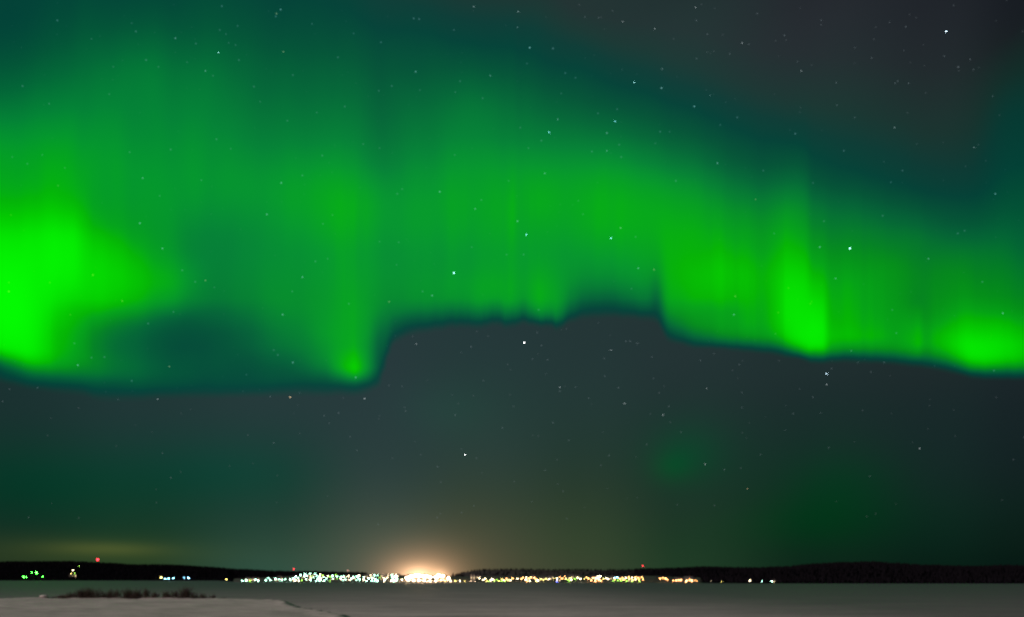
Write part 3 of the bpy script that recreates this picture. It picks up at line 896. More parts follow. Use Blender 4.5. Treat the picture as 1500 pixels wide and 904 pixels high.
# the countless stars at the limit of sight, as one mass
sv, sf = [], []
sr = random.Random(31)
for _ in range(420):
    x, y = sr.uniform(-40, 1540), 760 * sr.random() ** 1.15
    c, r = at(x, y, 12300), sr.uniform(4.0, 7.0)
    o = len(sv)
    sv += [c + Vector(d) * r for d in ((1, 0, 0), (-1, 0, 0), (0, 1, 0), (0, -1, 0), (0, 0, 1), (0, 0, -1))]
    sf += [tuple(o + q for q in t) for t in ((0, 2, 4), (2, 1, 4), (1, 3, 4), (3, 0, 4), (2, 0, 5), (1, 2, 5), (3, 1, 5), (0, 3, 5))]
field = mesh_obj('star_field', sv, sf, glow_mat('star_light_dimmest', (0.75, 0.9, 1.0), 0.28, False))
tag(field, 'countless barely visible stars spread over the whole sky', 'stars', kind='stuff')

# ---------------------------------------------------------------- materials of the town
m_pole = pbr('galvanised_pole', (0.10, 0.10, 0.10), 0.6, 0.2, 2.0, metallic=0.6)
m_wall = pbr('painted_boards', (0.09, 0.075, 0.065), 0.8, 0.2, 1.0)
m_wall2 = pbr('rendered_wall', (0.55, 0.50, 0.44), 0.85, 0.15, 0.6)
m_roofsnow = pbr('snowy_roof', (0.13, 0.13, 0.135), 0.85, 0.2, 0.6, 0.3)
m_brick = pbr('chimney_brick', (0.22, 0.10, 0.07), 0.9, 0.2, 4.0)
m_door = pbr('door_paint', (0.10, 0.06, 0.04), 0.6, 0.2, 2.0)
m_win = glow_mat('lit_window', (1.0, 0.74, 0.40), 5.0)

LAMP_COL = {
    'mint': ((0.46, 1.0, 0.74), 52.0, 'greenish white'),
    'white': ((1.0, 0.82, 0.52), 48.0, 'white'),
    'yellow': ((1.0, 0.80, 0.20), 34.0, 'yellowish'),
    'lime': ((0.42, 1.0, 0.10), 22.0, 'lime green'),
    'orange': ((1.0, 0.42, 0.13), 56.0, 'orange'),
    'cyan': ((0.30, 0.72, 1.0), 70.0, 'bluish white'),
    'green': ((0.05, 1.0, 0.04), 150.0, 'green'),
    'blue': ((0.12, 0.16, 1.0), 60.0, 'blue'),
}
LAMP_PROTO = {}


def lamp_proto(key):
    col, st, _ = LAMP_COL[key]
    root = empty('street_lamp', (0, 0, 0))
    bm = bmesh.new()
    tube(bm, (0, 0, -0.4), (0, 0, 1.0), 0.10, 0.06)
    tube(bm, (0, 0, -0.4), (0, 0, 0.12), 0.2, 0.16)
    bm_obj('pole', bm, m_pole, root)
    bm = bmesh.new()
    tube(bm, (0, 0, 0), (0, 0, 0.14), 0.30, 0.44, 10)
    ball(bm, (0, 0, 0.62), 0.62, 2, 0.9)
    head = bm_obj('lamp_globe', bm, glow_mat('lamp_light_' + key, col, st), root, True)
    return root


def ground_for(x, y, up):
    """distance on the shore at which a lamp of height up shows at row y"""
    s = ip(SHORE, x)
    best = None
    for k in range(0, 100):
        D = s + 8 + k * 4.5
        e = abs((HOR - 1000 * (height(x, D) + up - CAM_H) / D) - y)
        if best is None or e < best[0]:
            best = (e, D)
    return best[1]


def place_lamp(x, y, key, size, label, group):
    up = 5.5 if y < 849.5 else (3.6 if y < 851.2 else 2.0)
    D = ground_for(x, y, up)
    gz = height(x, D)
    zl = CAM_H + (HOR - y) / F * D
    hgt = max(1.4, zl - gz)
    if key not in LAMP_PROTO:
        LAMP_PROTO[key] = lamp_proto(key)
        root = LAMP_PROTO[key]
    else:
        root = copy_tree(LAMP_PROTO[key])
    root.location = ((x - 750) / F * D, D, gz)
    for ch in root.children:
        if ch.name.startswith('pole'):
            ch.scale = (1, 1, hgt - 0.2)
        else:
            ch.location = (0, 0, hgt - 0.2)
            ch.scale = (size, size, size)
    tag(root, label, 'street lamp', group)
    return root


# --- left half of the town: greenish white lamps on a slope
TOP_L = [(357, 850), (400, 847.5), (428, 846.5), (440, 841.5), (452, 840), (470, 841.5), (500, 843), (530, 842.5), (545, 841), (575, 842)]
lamps_l = []
for (x, y) in [(355, 851), (360.5, 850.8), (366.5, 851), (374, 849.5), (378, 851), (389, 850.5), (393, 846.5), (396, 850), (403.5, 848.5), (409, 849), (413, 850), (418, 849), (425, 849.5), (430, 848)]:
    lamps_l.append((x, y))
rl = random.Random(5)
tries = 0
while len(lamps_l) < 92 and tries < 20000:
    tries += 1
    x = rl.uniform(432, 584)
    yt = ip(TOP_L, x)
    y = rl.uniform(yt, 851.8)
    if 440 < x < 535 and y > 851.2:
        continue
    if all((x - a) ** 2 + ((y - b_) * 1.5) ** 2 > 14.5 for a, b_ in lamps_l):
        lamps_l.append((x, y))
for (x, y) in lamps_l:
    key = 'mint' if rl.random() < 0.80 else ('white' if rl.random() < 0.6 else 'lime')
    if x > 560:
        key = 'white' if rl.random() < 0.7 else 'mint'
    size = rl.choice([0.75, 0.9, 1.0, 1.15, 1.3])
    if key == 'mint':
        place_lamp(x, y, key, size, 'greenish white lamp among the dense lights left of the floodlit yard', 'greenish white lamps of the left town')
    elif key == 'white':
        place_lamp(x, y, key, size, 'warm white lamp scattered among the greenish lights left of the floodlit yard', 'warm white lamps of the left town')
    else:
        place_lamp(x, y, key, size * 0.8, 'small lime green lamp among the greenish white lights of the left town', 'lime lamps of the left town')

# --- right half of the town: warm mixed lamps
RIGHT = [(660, 851.6, 'white', 1.0), (667, 851.4, 'yellow', 1.0), (674, 851.4, 'white', 1.1), (681, 852, 'yellow', 0.7),
         (702, 847.3, 'white', 1.0), (708, 849.5, 'white', 1.0), (711, 848, 'white', 1.1), (713, 851.5, 'yellow', 0.9), (719, 850.5, 'white', 1.2), (721, 848.8, 'white', 1.2), (716, 852, 'lime', 0.9), (724, 852.2, 'lime', 0.9), (728, 849.5, 'lime', 0.8),
         (731, 851.8, 'yellow', 0.9), (735, 848.6, 'yellow', 0.9), (738, 850.6, 'white', 1.0), (742, 848.2, 'orange', 0.9), (744, 850, 'yellow', 1.0), (748, 850.2, 'white', 1.0), (751, 847.5, 'orange', 1.0), (740, 852.2, 'lime', 0.9), (735, 852.4, 'lime', 0.9),
         (758, 848, 'white', 1.0), (764, 848, 'orange', 1.0), (766, 846.6, 'orange', 1.0), (771, 846, 'white', 1.1), (775, 847.4, 'orange', 1.1), (778, 846, 'orange', 1.0), (783, 846.5, 'orange', 1.0), (770, 849.5, 'white', 1.1), (776, 851, 'white', 1.0), (772, 852, 'orange', 0.9),
         (785, 849, 'orange', 1.0), (788, 851, 'white', 1.2), (786, 852.5, 'yellow', 1.0), (792, 848.5, 'yellow', 0.9), (796, 849.5, 'yellow', 0.9), (800, 848.3, 'yellow', 0.9), (804, 848.8, 'white', 0.9), (808, 845.4, 'lime', 0.9), (812, 848, 'yellow', 0.9),
         (816, 847.6, 'white', 1.0), (820, 846, 'orange', 0.8), (823, 848, 'orange', 1.0), (827, 844.6, 'orange', 0.9), (829, 848, 'yellow', 1.0), (832, 850, 'lime', 0.9), (836, 847, 'yellow', 1.1), (837, 850, 'white', 1.1), (834, 851.6, 'lime', 0.9), (842, 848.5, 'lime', 1.0),
         (846, 847, 'white', 1.0), (850, 848.5, 'white', 1.2), (856, 848.5, 'yellow', 0.8), (859, 846, 'orange', 0.9), (862, 848, 'orange', 1.3), (866, 850.5, 'orange', 1.1), (869, 846.8, 'orange', 1.2), (873, 847.5, 'white', 1.2), (876, 846, 'white', 1.9), (879, 845, 'white', 1.8), (877, 849.5, 'orange', 1.8), (872, 851.3, 'orange', 1.2), (880, 851.2, 'orange', 1.1),
         (884, 848, 'yellow', 0.9), (888, 847.5, 'white', 1.0), (891, 848.5, 'white', 1.0), (898, 851, 'lime', 0.8), (900, 846.5, 'cyan', 0.9), (904, 846, 'cyan', 1.0), (901, 849, 'yellow', 0.9), (905, 850.4, 'lime', 1.0), (908, 848, 'orange', 0.9), (910, 851, 'lime', 1.0), (912, 846.5, 'orange', 1.0), (914, 849, 'orange', 1.1), (917, 847, 'white', 1.0), (918, 851.2, 'lime', 1.0),
         (921, 845.5, 'orange', 1.0), (922, 848.7, 'yellow', 1.1), (926, 846.6, 'white', 1.0), (927, 850, 'yellow', 1.0), (926, 852, 'lime', 0.9), (931, 845.4, 'orange', 1.0), (931, 848.6, 'white', 1.1), (935, 847, 'orange', 1.1), (936, 850, 'yellow', 1.0), (937, 852, 'lime', 0.8), (940, 845.6, 'orange', 1.0), (942, 849, 'orange', 0.9)]
RL = {'white': 'white lamp in the mixed row of lights right of the twin towers', 'yellow': 'yellowish lamp in the mixed row of lights right of the floodlit yard', 'lime': 'lime green lamp low on the shore in the right town',
      'orange': 'orange lamp in the mixed row of lights in the right town', 'cyan': 'bluish white lamp above the orange and green cluster at the right'}
for (x, y, key, size) in RIGHT:
    place_lamp(x, y, key, size * 0.92, RL[key], {'white': 'white', 'yellow': 'yellowish', 'lime': 'lime green', 'orange': 'orange', 'cyan': 'bluish white'}[key] + ' lamps of the right town')
FAR_RIGHT = [(967, 848, 1.0), (971, 846.8, 1.0), (975, 847.8, 1.2), (977.5, 849.5, 0.9)]
for (x, y, sz) in FAR_RIGHT:
    place_lamp(x, y, 'orange', sz * 0.9, 'orange lamp of the small group between the town and the orange farm', 'orange lamps of the small group')
for (x, y, sz) in [(986, 850.8, 0.9), (990, 850.4, 0.9), (994, 850, 1.0), (998, 850, 1.1), (1002, 849.5, 1.2), (1006, 847.5, 1.1), (1009, 846, 1.2), (1005, 852, 1.2), (1010, 850, 1.1), (1013, 851, 0.9), (1018, 850.5, 0.7), (1021, 851, 0.5), (1014, 853.3, 0.7), (1004, 853.6, 0.9)]:
    place_lamp(x, y, 'orange', sz * 0.85, 'orange lamp of the right-hand outlying cluster on the dark shore', 'orange lamps of the outlying cluster')
place_lamp(815.5, 851.8, 'blue', 0.85, 'small deep blue lamp on the dark shore of the right town', None)
for (x, y, key, sz, lab) in [
        (1098.5, 850.8, 'white', 0.75, 'lone white lamp left of the mint lamp on the right shore'),
        (1116, 852, 'mint', 0.45, 'dim greenish lamp close left of the bright mint lamp'),
        (1130.5, 852, 'mint', 1.25, 'bright mint lamp lighting the snow, rightmost light on the shore'),
        (1129.6, 854.2, 'mint', 0.6, 'low mint lamp at the foot of the rightmost bright light'),
        (1057, 852, 'yellow', 0.35, 'dim yellowish lamp alone on the dark shore right of the orange cluster'),
        (1042, 851, 'white', 0.25, 'very dim white lamp just right of the orange cluster'),
        (331.5, 849, 'yellow', 0.75, 'single dim yellowish lamp between the blue lamps and the town'),
        (242, 848.3, 'cyan', 0.8, 'small bluish lamp at the waterline, leftmost of four'),
        (247, 847.8, 'cyan', 0.9, 'small bluish lamp at the waterline, second of four'),
        (254, 847.3, 'cyan', 1.0, 'bluish lamp at the waterline, third of four'),
        (276, 847.2, 'cyan', 1.6, 'big blue-white lamp at the waterline, rightmost of four'),
        (270, 847, 'cyan', 0.6, 'tiny blue lamp touching the big blue-white lamp'),
        (236, 846.5, 'yellow', 1.6, 'yellowish lamp among the lit trees on the left shore'),
        (115.5, 829.3, 'lime', 0.7, 'tiny lime lamp on the dark hillside above the left cabin'),
        (34.5, 845.5, 'green', 1.0, 'green lamp at the left end of the green lit trees'),
        (46.5, 839, 'green', 0.8, 'upper dim green lamp inside the green lit trees'),
        (53.5, 839.5, 'green', 1.5, 'brightest green lamp in the middle of the green lit trees'),
        (38.5, 845.6, 'green', 0.8, 'low green lamp beside the leftmost green lamp'),
        (62.5, 845, 'green', 1.0, 'green lamp at the right end of the green lit trees')]:
    place_lamp(x, y, key, sz * (1.5 if x < 340 else 1.0), lab, None)

# ---------------------------------------------------------------- houses
def house_proto():
    root = empty('house', (0, 0, 0))
    bm = bmesh.new()
    box(bm, 0, 0, 1.3, 9, 7, 3.4)
    for sx in (-4.5, 4.5):                                  # gable ends
        v = [bm.verts.new((sx, -3.5, 3.0)), bm.verts.new((sx, 3.5, 3.0)), bm.verts.new((sx, 0, 5.6))]
        bm.faces.new(v)
    bm_obj('wall', bm, m_wall, root)
    bm = bmesh.new()
    for s in (-1, 1):
        q = [(-5, s * 4.1, 2.75), (5, s * 4.1, 2.75), (5, 0, 5.75), (-5, 0, 5.75)]
        lo = [bm.verts.new(p) for p in q]
        hi = [bm.verts.new((p[0], p[1], p[2] + 0.35)) for p in q]
        bm.faces.new(lo)
        bm.faces.new(hi)
        for k in range(4):
            bm.faces.new((lo[k], lo[(k + 1) % 4], hi[(k + 1) % 4], hi[k]))
    roof = bm_obj('roof', bm, m_roofsnow, root)
    bm = bmesh.new()
    box(bm, 2.2, 0.9, 5.9, 0.8, 0.8, 1.9)
    bm_obj('chimney', bm, m_brick, roof)
    for x in (-2.9, 2.9):
        bm = bmesh.new()
        box(bm, x, -3.53, 1.6, 1.3, 0.08, 1.3)
        bm_obj('window', bm, m_win, root)
    bm = bmesh.new()
    box(bm, 0, -3.54, 1.0, 1.1, 0.1, 2.1)
    bm_obj('door', bm, m_door, root)
    return root


H0 = house_proto()
hrng = random.Random(21)
spots = []
tries = 0
while len(spots) < 46 and tries < 5000:
    tries += 1
    x = hrng.choice([hrng.uniform(362, 585), hrng.uniform(700, 945)])
    D = ip(SHORE, x) + hrng.uniform(26, 300)
    X = (x - 750) / F * D
    if all((X - a) ** 2 + (D - b_) ** 2 > 24 ** 2 for a, b_, _ in spots):
        spots.append((X, D, x))
for n_, (X, D, x) in enumerate(spots):
    o = H0 if n_ == 0 else copy_tree(H0)
    o.location = (X, D, height(x, D))
    o.rotation_euler = (0, 0, hrng.uniform(-0.5, 0.5))
    sc_ = hrng.uniform(0.85, 1.25)
    o.scale = (sc_, sc_, sc_)
    if x < 640:
        tag(o, 'snow-roofed house hidden among the greenish white lamps left of the floodlit yard', 'house', 'houses of the left town')
    else:
        tag(o, 'snow-roofed house among the warm mixed lamps of the right town', 'house', 'houses of the right town')

# cabin with a bright gable on the left hill
cab = copy_tree(H0)
D = 2330
cab.location = ((106.5 - 750) / F * D, D, height(106.5, D))
cab.rotation_euler = (0, 0, R(74))
cab.scale = (1.8, 1.8, 1.8)
tag(cab, 'lit gabled cabin alone on the dark left hillside', 'cabin')
place_lamp(104, 840.2, 'yellow', 1.1, 'yellowish lamp at the left foot of the hillside cabin', None)
place_lamp(109.5, 840.2, 'lime', 1.2, 'pale lime lamp at the right foot of the hillside cabin', None)
place_lamp(107, 835.5, 'white', 1.4, 'white lamp shining at the gable of the hillside cabin', None)
# farmhouse of the orange cluster and the house beside the mint lamp
for (x, dd, sc_, rz, lab) in [(1008, 24, 1.7, 0.15, 'large house lit orange on the outlying right shore'), (993, 30, 1.3, 0.0, 'lower long house lit orange left of the large orange house'),
                              (1134, 22, 0.8, 0.3, 'small boathouse beside the bright mint lamp')]:
    o = copy_tree(H0)
    D = ip(SHORE, x) + dd
    o.location = ((x - 750) / F * D, D, height(x, D))
    o.rotation_euler = (0, 0, rz)
    o.scale = (sc_, sc_, sc_)
    tag(o, lab, 'house')

# twin-towered church right of the floodlit yard
ch = empty('church', (0, 0, 0))
D = ip(SHORE, 693) + 20
ch.location = ((693 - 750) / F * D, D, height(693, D))
m_church = pbr('pale_church_wall', (0.62, 0.52, 0.42), 0.85, 0.1, 0.5)
bm = bmesh.new()
box(bm, 1.0, 6, 2.6, 6.5, 14, 5.6)
bm_obj('nave', bm, m_church, ch)
bm = bmesh.new()
for s in (-1, 1):
    q = [(1 + s * 3.7, -1.4, 5.2), (1 + s * 3.7, 13.4, 5.2), (1, 13.4, 8.4), (1, -1.4, 8.4)]
    bm.faces.new([bm.verts.new(p) for p in q])
    bm.faces.new([bm.verts.new((p[0], p[1], p[2] + 0.3)) for p in q])
bm_obj('roof', bm, m_roofsnow, ch)
for tx, th in ((-3.3, 11.0), (2.2, 10.0)):
    bm = bmesh.new()
    box(bm, tx, -1.5, th / 2 - 0.3, 3.0, 3.0, th)
    tw = bm_obj('tower', bm, m_church, ch)
    bm = bmesh.new()
    tube(bm, (tx, -1.5, th - 0.35), (tx, -1.5, th + 5.0), 1.9, 0.05, 8)
    bm_obj('spire', bm, m_church, tw)
    bm = bmesh.new()
    box(bm, tx, -3.03, th * 0.74, 0.9, 0.08, 1.6)
    bm_obj('window', bm, m_win, tw)
tag(ch, 'pale twin-towered church lit up right of the floodlit yard', 'church')
for q, (dx, lab) in enumerate(((-5, 'ground floodlight at the left foot of the twin-towered church'), (5, 'ground floodlight at the right foot of the twin-towered church'))):
    t = empty('floodlight', (ch.location.x + dx, ch.location.y - 12, ch.location.z))
    bm = bmesh.new()
    box(bm, 0, 0, 0.2, 0.5, 0.4, 0.5)
    bm_obj('housing', bm, m_pole, t)
    bm = bmesh.new()
    box(bm, 0, 0.12, 0.55, 0.7, 0.5, 0.18)
    bm_obj('lens', bm, glow_mat('flood_lens', (1.0, 0.72, 0.45), 55), t)
    tag(t, lab, 'floodlight')

# ---------------------------------------------------------------- floodlit yard in the middle
m_flood = glow_mat('floodlight_peach', (1.0, 0.60, 0.34), 1500)


def mast_proto():
    root = empty('floodlight_mast', (0, 0, 0))
    bm = bmesh.new()
    tube(bm, (0, 0, -0.4), (0, 0, 13), 0.28, 0.14, 10)
    bm_obj('pole', bm, m_pole, root)
    bm = bmesh.new()
    box(bm, 0, 0, 13, 4.4, 0.2, 0.2)
    bm_obj('crossbar', bm, m_pole, root)
    for x in (-1.7, -0.6, 0.6, 1.7):
        bm = bmesh.new()
        vs = box(bm, x, -0.35, 13.1, 1.0, 0.5, 1.5)
        bm_obj('lamp_head', bm, m_flood, root)
    return root


M0 = mast_proto()
for n_, (x, y, lab) in enumerate([
        (596, 847, 'peach floodlight mast at the far left of the brightest yard'), (602, 844.5, 'peach floodlight mast, second from the left in the yard'), (607.5, 843.5, 'peach floodlight mast just left of the yard centre'),
        (613, 843, 'peach floodlight mast in the yard centre'), (619, 843.5, 'peach floodlight mast just right of the yard centre'), (625, 844.3, 'peach floodlight mast, second from the gap in the yard'),
        (630, 846, 'peach floodlight mast left of the gap in the yard'), (638, 845.5, 'peach floodlight mast just right of the gap in the yard'), (642.5, 843, 'peach floodlight mast, left of the right bright pair'), (648, 843.6, 'peach floodlight mast, right of the right bright pair'),
        (657, 846.5, 'single peach floodlight mast right of the yard'), (580, 845, 'single peach floodlight mast left of the yard')]):
    o = M0 if n_ == 0 else copy_tree(M0)
    D = ip(SHORE, x) + 40 + (n_ * 37) % 60
    gz = height(x, D)
    zl = CAM_H + (HOR - y) / F * D
    o.location = ((x - 750) / F * D, D, gz)
    k = max(0.5, (zl - gz) / 13.0)
    k2 = 0.6 if x in (657, 580) else 1.0
    o.scale = (k2, k2, k)
    tag(o, lab, 'floodlight mast', 'floodlight masts of the bright yard')
for (x, y, key, sz, lab) in [(598, 850.2, 'white', 1.5, 'leftmost low white lamp under the yard floodlights'), (606, 850.6, 'white', 1.5, 'low white lamp under the left floodlights'), (614, 850.4, 'white', 1.6, 'low white lamp under the central floodlights'),
                             (622, 850.8, 'white', 1.5, 'low white lamp right under the central floodlights'), (630, 852, 'white', 1.2, 'low white lamp under the gap of the floodlights'), (638, 852, 'white', 1.2, 'low white lamp under the right floodlights'),
                             (646, 850, 'orange', 1.6, 'low orange lamp under the right bright pair'), (652, 851.5, 'yellow', 1.0, 'low yellowish lamp at the right end of the yard'), (589, 849.5, 'white', 1.1, 'low white lamp at the left end of the yard')]:
    place_lamp(x, y, key, sz, lab, None)

# halls of the yard
def hall(x, dd, wd, dp, ht, lab, arch=False):
    root = empty('warehouse' if not arch else 'arched_hall', (0, 0, 0))
    D = ip(SHORE, x) + dd
    root.location = ((x - 750) / F * D, D, height(x, D))
    if not arch:
        bm = bmesh.new()
        box(bm, 0, 0, ht / 2 - 0.3, wd, dp, ht)
        bm_obj('wall', bm, m_wall2, root)
        bm = bmesh.new()
        for s in (-1, 1):
            q = [(-wd / 2 - .6, s * (dp / 2 + .6), ht - 0.32), (wd / 2 + .6, s * (dp / 2 + .6), ht - 0.32), (wd / 2 + .6, 0, ht + dp * 0.16), (-wd / 2 - .6, 0, ht + dp * 0.16)]
            bm.faces.new([bm.verts.new(p) for p in q])
            bm.faces.new([bm.verts.new((p[0], p[1], p[2] + 0.3)) for p in q])
        bm_obj('roof', bm, m_roofsnow, root)
    else:
        bm = bmesh.new()
        n = 14
        ring = [(wd / 2 * math.cos(math.pi * k / n), ht * math.sin(math.pi * k / n)) for k in range(n + 1)]
        a = [bm.verts.new((p[0], -dp / 2, p[1])) for p in ring]
        c = [bm.verts.new((p[0], dp / 2, p[1])) for p in ring]
        for k in range(n):
            bm.faces.new((a[k], a[k + 1], c[k + 1], c[k]))
        bm_obj('roof', bm, m_roofsnow, root)
        bm = bmesh.new()
        for yy in (-dp / 2 + 0.3, dp / 2 - 0.3):
            bm.faces.new([bm.verts.new((p[0] * 0.98, yy, p[1] * 0.98)) for p in ring])
        bm_obj('wall', bm, m_wall2, root)
    bm = bmesh.new()
    box(bm, 0, -dp / 2 - (0.04 if not arch else -0.2), min(2.4, ht * 0.4), 4.2, 0.1, min(4.2, ht * 0.7))
    bm_obj('door', bm, m_door, root)
    for kx in (-0.32, 0.32):
        bm = bmesh.new()
        box(bm, kx * wd, -dp / 2 - (0.05 if not arch else -0.2), ht * (0.62 if not arch else 0.4), 2.2, 0.1, 1.2)
        bm_obj('window', bm, m_win, root)
    tag(root, lab, 'hall')


hall(611, 130, 46, 18, 8.5, 'long pale hall washed out by the central floodlights')
hall(646, 125, 20, 16, 8.0, 'shorter pale hall behind the right pair of floodlights')
hall(563, 190, 13, 20, 9.5, 'arched hall lit pinkish at the left of the floodlit yard', True)

# ---------------------------------------------------------------- masts with red beacons
def radio_mast(x, y, D, up, size, label, col=(1.0, 0.03, 0.05), st=30):
    gz = height(x, D)
    top = CAM_H + (HOR - y) / F * D
    H = max(8, top - gz)
    root = empty('radio_mast', ((x - 750) / F * D, D, gz))
    bm = bmesh.new()
    corners = [(math.cos(a), math.sin(a)) for a in (0.5, 2.6, 4.7)]
    n = max(3, int(H / 3))
    for c in corners:
        tube(bm, (c[0] * 1.1, c[1] * 1.1, -0.5), (c[0] * 0.35, c[1] * 0.35, H - 0.3), 0.09, 0.06, 5)
    for k in range(n):
        t0, t1 = k / n, (k + 1) / n
        for q in range(3):
            a, c = corners[q], corners[(q + 1) % 3]
            r0, r1 = 1.1 - 0.75 * t0, 1.1 - 0.75 * t1
            tube(bm, (a[0] * r0, a[1] * r0, H * t0), (c[0] * r1, c[1] * r1, (H - 0.3) * t1), 0.05, 0.05, 4)
    bm_obj('lattice', bm, m_pole, root)
    bm = bmesh.new()
    ball(bm, (0, 0, H + size * 0.6), size, 2, 1.1)
    bm_obj('beacon', bm, glow_mat('beacon_light', col, st), root, True)
    tag(root, label, 'radio mast')


radio_mast(143, 820.5, 2960, 8, 3.3, 'mast with a big red beacon on the left hill crest', (1.0, 0.02, 0.04), 16)
radio_mast(430.5, 833.8, 3100, 8, 1.5, 'mast with a small red beacon left of the town slope', st=14)
radio_mast(941.5, 829.5, 3050, 8, 1.6, 'mast with a small red beacon right above the orange lamps', st=14)
radio_mast(509.5, 836.3, 3100, 8, 1.2, 'mast with a tiny pale pink beacon above the left town', (1.0, 0.42, 0.34), 7)

# ---------------------------------------------------------------- single trees lit by lamps, and dark trees in the town
m_needle = pbr('needles', (0.06, 0.075, 0.055), 0.85, 0.4, 0.6)
m_bark = pbr('bark', (0.07, 0.05, 0.035), 0.9, 0.3, 3.0)


def spruce_proto():
    root = empty('spruce_tree', (0, 0, 0))
    bm = bmesh.new()
    tube(bm, (0, 0, -0.4), (0, 0, 9.6), 0.18, 0.03, 7)
    bm_obj('trunk', bm, m_bark, root)
    rr = random.Random(3)
    v, f = [], []
    z = 1.0
    while z < 10:
        rad = 2.1 * (1 - z / 10.6) ** 0.85
        n = max(5, int(11 * rad / 2.1) + 4)
        for k in range(n):
            a = rr.random() * 6.283
            L = rad * rr.uniform(0.7, 1.15)
            wd = 0.16 + 0.22 * L / 2
            c, s = math.cos(a), math.sin(a)
            zt = z + rr.uniform(-.12, .12)
            o = len(v)
            v += [(0.05 * c, 0.05 * s, zt + 0.28), (L * .6 * c - wd * s, L * .6 * s + wd * c, zt - 0.12 * L), (L * c, L * s, zt - 0.32 * L), (L * .6 * c + wd * s, L * .6 * s - wd * c, zt - 0.12 * L), (L * .55 * c, L * .55 * s, zt - 0.42 * L)]
            f += [(o, o + 1, o + 2, o + 3), (o, o + 4, o + 2)]
        z += 0.34
    mesh_obj('crown', v, f, m_needle, root)
    return root


T0 = spruce_proto()
trng = random.Random(9)
first = True


def spruce(x, D, sc_, label, group):
    global first
    o = T0 if first else copy_tree(T0)
    first = False
    o.location = ((x - 750) / F * D, D, height(x, D) - 0.1)
    o.rotation_euler = (0, 0, trng.uniform(0, 6))
    o.scale = (sc_ * 1.1, sc_ * 1.1, sc_)
    tag(o, label, 'tree', group)


for x, D in [(33, 2216), (37, 2240), (42, 2225), (45.5, 2262), (49, 2248), (51, 2270), (56, 2246), (59, 2225), (64, 2222), (66, 2245)]:
    spruce(x, D, trng.uniform(0.9, 1.5), 'spruce lit green from below on the far left shore', 'green lit spruces')
for x, D in [(229, 2215), (233, 2210), (237, 2208), (240.5, 2212), (245, 2214), (249, 2206)]:
    spruce(x, D, trng.uniform(1.1, 1.5), 'tree lit warm yellow behind the blue lamps on the left shore', 'yellow lit trees')
n_ = 0
while n_ < 90:
    x = trng.choice([trng.uniform(430, 560), trng.uniform(700, 960), trng.uniform(742, 835), trng.uniform(945, 1030)])
    D = ip(SHORE, x) + trng.choice([trng.uniform(10, 60), trng.uniform(10, 330)])
    if x < 640:
        spruce(x, D, trng.uniform(0.35, 0.75), 'small dark spruce between the greenish white lamps of the left town', 'dark spruces of the left town')
    else:
        spruce(x, D, trng.uniform(0.35, 0.75), 'small dark spruce between the warm lamps of the right town', 'dark spruces of the right town')
    n_ += 1

# ---------------------------------------------------------------- bare shrubs along the snow bank
m_twig = pbr('willow_twigs', (0.088, 0.069, 0.058), 0.9, 0.3, 1.0)


def shrub(x, D, half, hgt, label, n):
    """many-stemmed bare willow: every stem forks into thinner twigs"""
    rr = random.Random(int(x * 10))
    v, f = [], []

    def limb(p, d, L, r, depth):
        k = 3
        q = p
        for s in range(k):
            d2 = (d + Vector((rr.uniform(-.28, .28), rr.uniform(-.28, .28), rr.uniform(-.05, .18)))).normalized()
            e = q + d2 * (L / k)
            r2 = r * 0.78
            o = len(v)
            ux = d2.cross(Vector((0, 0, 1)))
            ux = ux.normalized() if ux.length > 1e-3 else Vector((1, 0, 0))
            uy = d2.cross(ux)
            for (c, rad) in ((q, r), (e, r2)):
                for a in (0, 2.094, 4.189):
                    v.append(c + (ux * math.cos(a) + uy * math.sin(a)) * rad)
            for a in range(3):
                b_ = (a + 1) % 3
                f.append((o + a, o + b_, o + 3 + b_, o + 3 + a))
            q, r, d = e, r2, d2
            if depth > 0:
                for _ in range(2):
                    sd = (d + Vector((rr.uniform(-.8, .8), rr.uniform(-.8, .8), rr.uniform(0, .5)))).normalized()
                    limb(q, sd, L * rr.uniform(.4, .65), r * .75, depth - 1)

    for _ in range(int(n * 2.2)):
        dx = rr.gauss(0, 0.42) * half
        dy = rr.gauss(0, 0.9)
        hh = hgt * max(0.3, 1 - 0.55 * abs(dx) / half) * rr.uniform(0.55, 1.0)
        limb(Vector((dx, dy, -0.15)), Vector((rr.uniform(-.35, .35), rr.uniform(-.3, .3), 1)).normalized(), hh * 0.8, 0.06, 2)
    X = (x - 750) / F * D
    o = mesh_obj('shrub', v, f, m_twig)
    o.location = (X, D, max(0.0, bank_h(X, D)[0]))
    tag(o, label, 'shrub', 'bare shrubs along the snow bank')


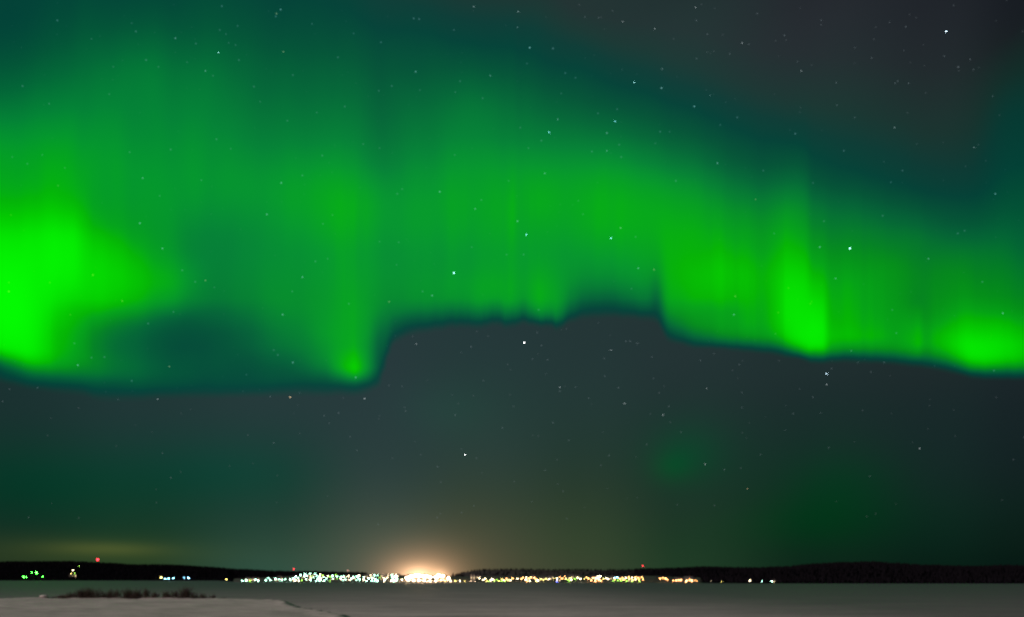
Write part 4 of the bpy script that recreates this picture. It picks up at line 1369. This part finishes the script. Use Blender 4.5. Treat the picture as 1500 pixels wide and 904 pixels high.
for (x, half, hp, n, lab) in [
        (88, 9, 3.0, 16, 'leftmost low bare shrub by the pale boulder'), (104, 8, 5.5, 18, 'low bare shrub left of the broad dense one'), (118, 9, 9.0, 30, 'broad dense bare shrub at the left of the row'),
        (130, 8, 9.5, 28, 'dense bare shrub joined to the right of the broad left one'), (143, 5, 10.0, 12, 'narrow bare shrub standing up right of the dense left pair'), (152, 5, 6.0, 10, 'low bare shrub in the gap left of the middle'),
        (161, 6, 8.5, 16, 'small round bare shrub just left of the middle block'), (172, 6, 8.0, 14, 'thin bare shrub between the round one and the middle block'), (188, 8, 9.5, 30, 'dark left half of the flat-topped middle block'),
        (201, 7, 9.5, 28, 'dark right half of the flat-topped middle block'), (213, 6, 9.0, 16, 'bare shrub at the right end of the middle block'), (228, 8, 6.5, 14, 'low thin bare shrub right of the middle block'),
        (243, 8, 6.5, 16, 'low bare shrub halfway to the tallest one'), (256, 7, 7.5, 16, 'bare shrub touching the left of the tallest one'), (271, 7, 14.0, 34, 'tallest pointed bare shrub at the right of the row'),
        (284, 7, 8.5, 18, 'bare shrub touching the right of the tallest one'), (297, 7, 6.5, 14, 'second low bare shrub right of the tallest one'), (312, 5, 6.5, 10, 'small upright bare shrub near the right end'), (328, 9, 2.6, 12, 'rightmost very low bare shrub of the row')]:
    D = 315 - 7 - 0.04 * abs(x - 80)
    shrub(x, D, half * 1.1 * D / F, (hp * 1.35 + 1.5) * D / F, lab, n)

# low dead grass and stalks between the shrubs, along the edge of the bank
gv, gf = [], []
gr = random.Random(17)
for _ in range(9000):
    x = gr.uniform(74, 352)
    D = 311 - 0.045 * abs(x - 80) + gr.gauss(0, 1.6)
    X = (x - 750) / F * D
    fade = min(1, (x - 66) / 25, (358 - x) / 60)
    h = gr.uniform(0.4, 1.6) * max(0.25, fade) * (0.8 + 0.35 * math.sin(x * 0.21))
    z = bank_h(X, D)[0] - 0.1
    dx, dy = gr.uniform(-.35, .35) * h, gr.uniform(-.3, .3) * h
    o = len(gv)
    gv += [(X - 0.05, D, z), (X + 0.05, D, z), (X, D + 0.07, z), (X + dx, D + dy, z + h + 0.1)]
    gf += [(o, o + 1, o + 3), (o + 1, o + 2, o + 3), (o + 2, o, o + 3)]
dg = mesh_obj('dry_grass', gv, gf, m_twig)
tag(dg, 'thin dark strip of dead grass along the edge of the snow bank', 'grass', kind='stuff')

# pale boulder with a snow cap at the end of the shrubs
root = empty('boulder', (0, 0, 0))
D = 306
X = (64 - 750) / F * D
root.location = (X, D, bank_h(X, D)[0])
rr = random.Random(2)
for nm, m_, sc_, zo in (('rock', pbr('grey_rock', (0.30, 0.27, 0.24), 0.9, 0.3, 1.5, 0.5), (1.9, 1.2, 0.8), 0.1), ('snow_cap', m_snow, (1.8, 1.15, 0.45), 0.62)):
    bm = bmesh.new()
    bmesh.ops.create_icosphere(bm, subdivisions=3, radius=1)
    for v in bm.verts:
        k = 1 + 0.13 * math.sin(v.co.x * 3.1 + v.co.z) + 0.1 * math.sin(v.co.y * 4 + v.co.x * 2)
        v.co = Vector((v.co.x * sc_[0] * k, v.co.y * sc_[1] * k, v.co.z * sc_[2] * k + zo))
    bm_obj(nm, bm, m_, root, True)
tag(root, 'pale snow-capped boulder at the left end of the shrub row', 'boulder')
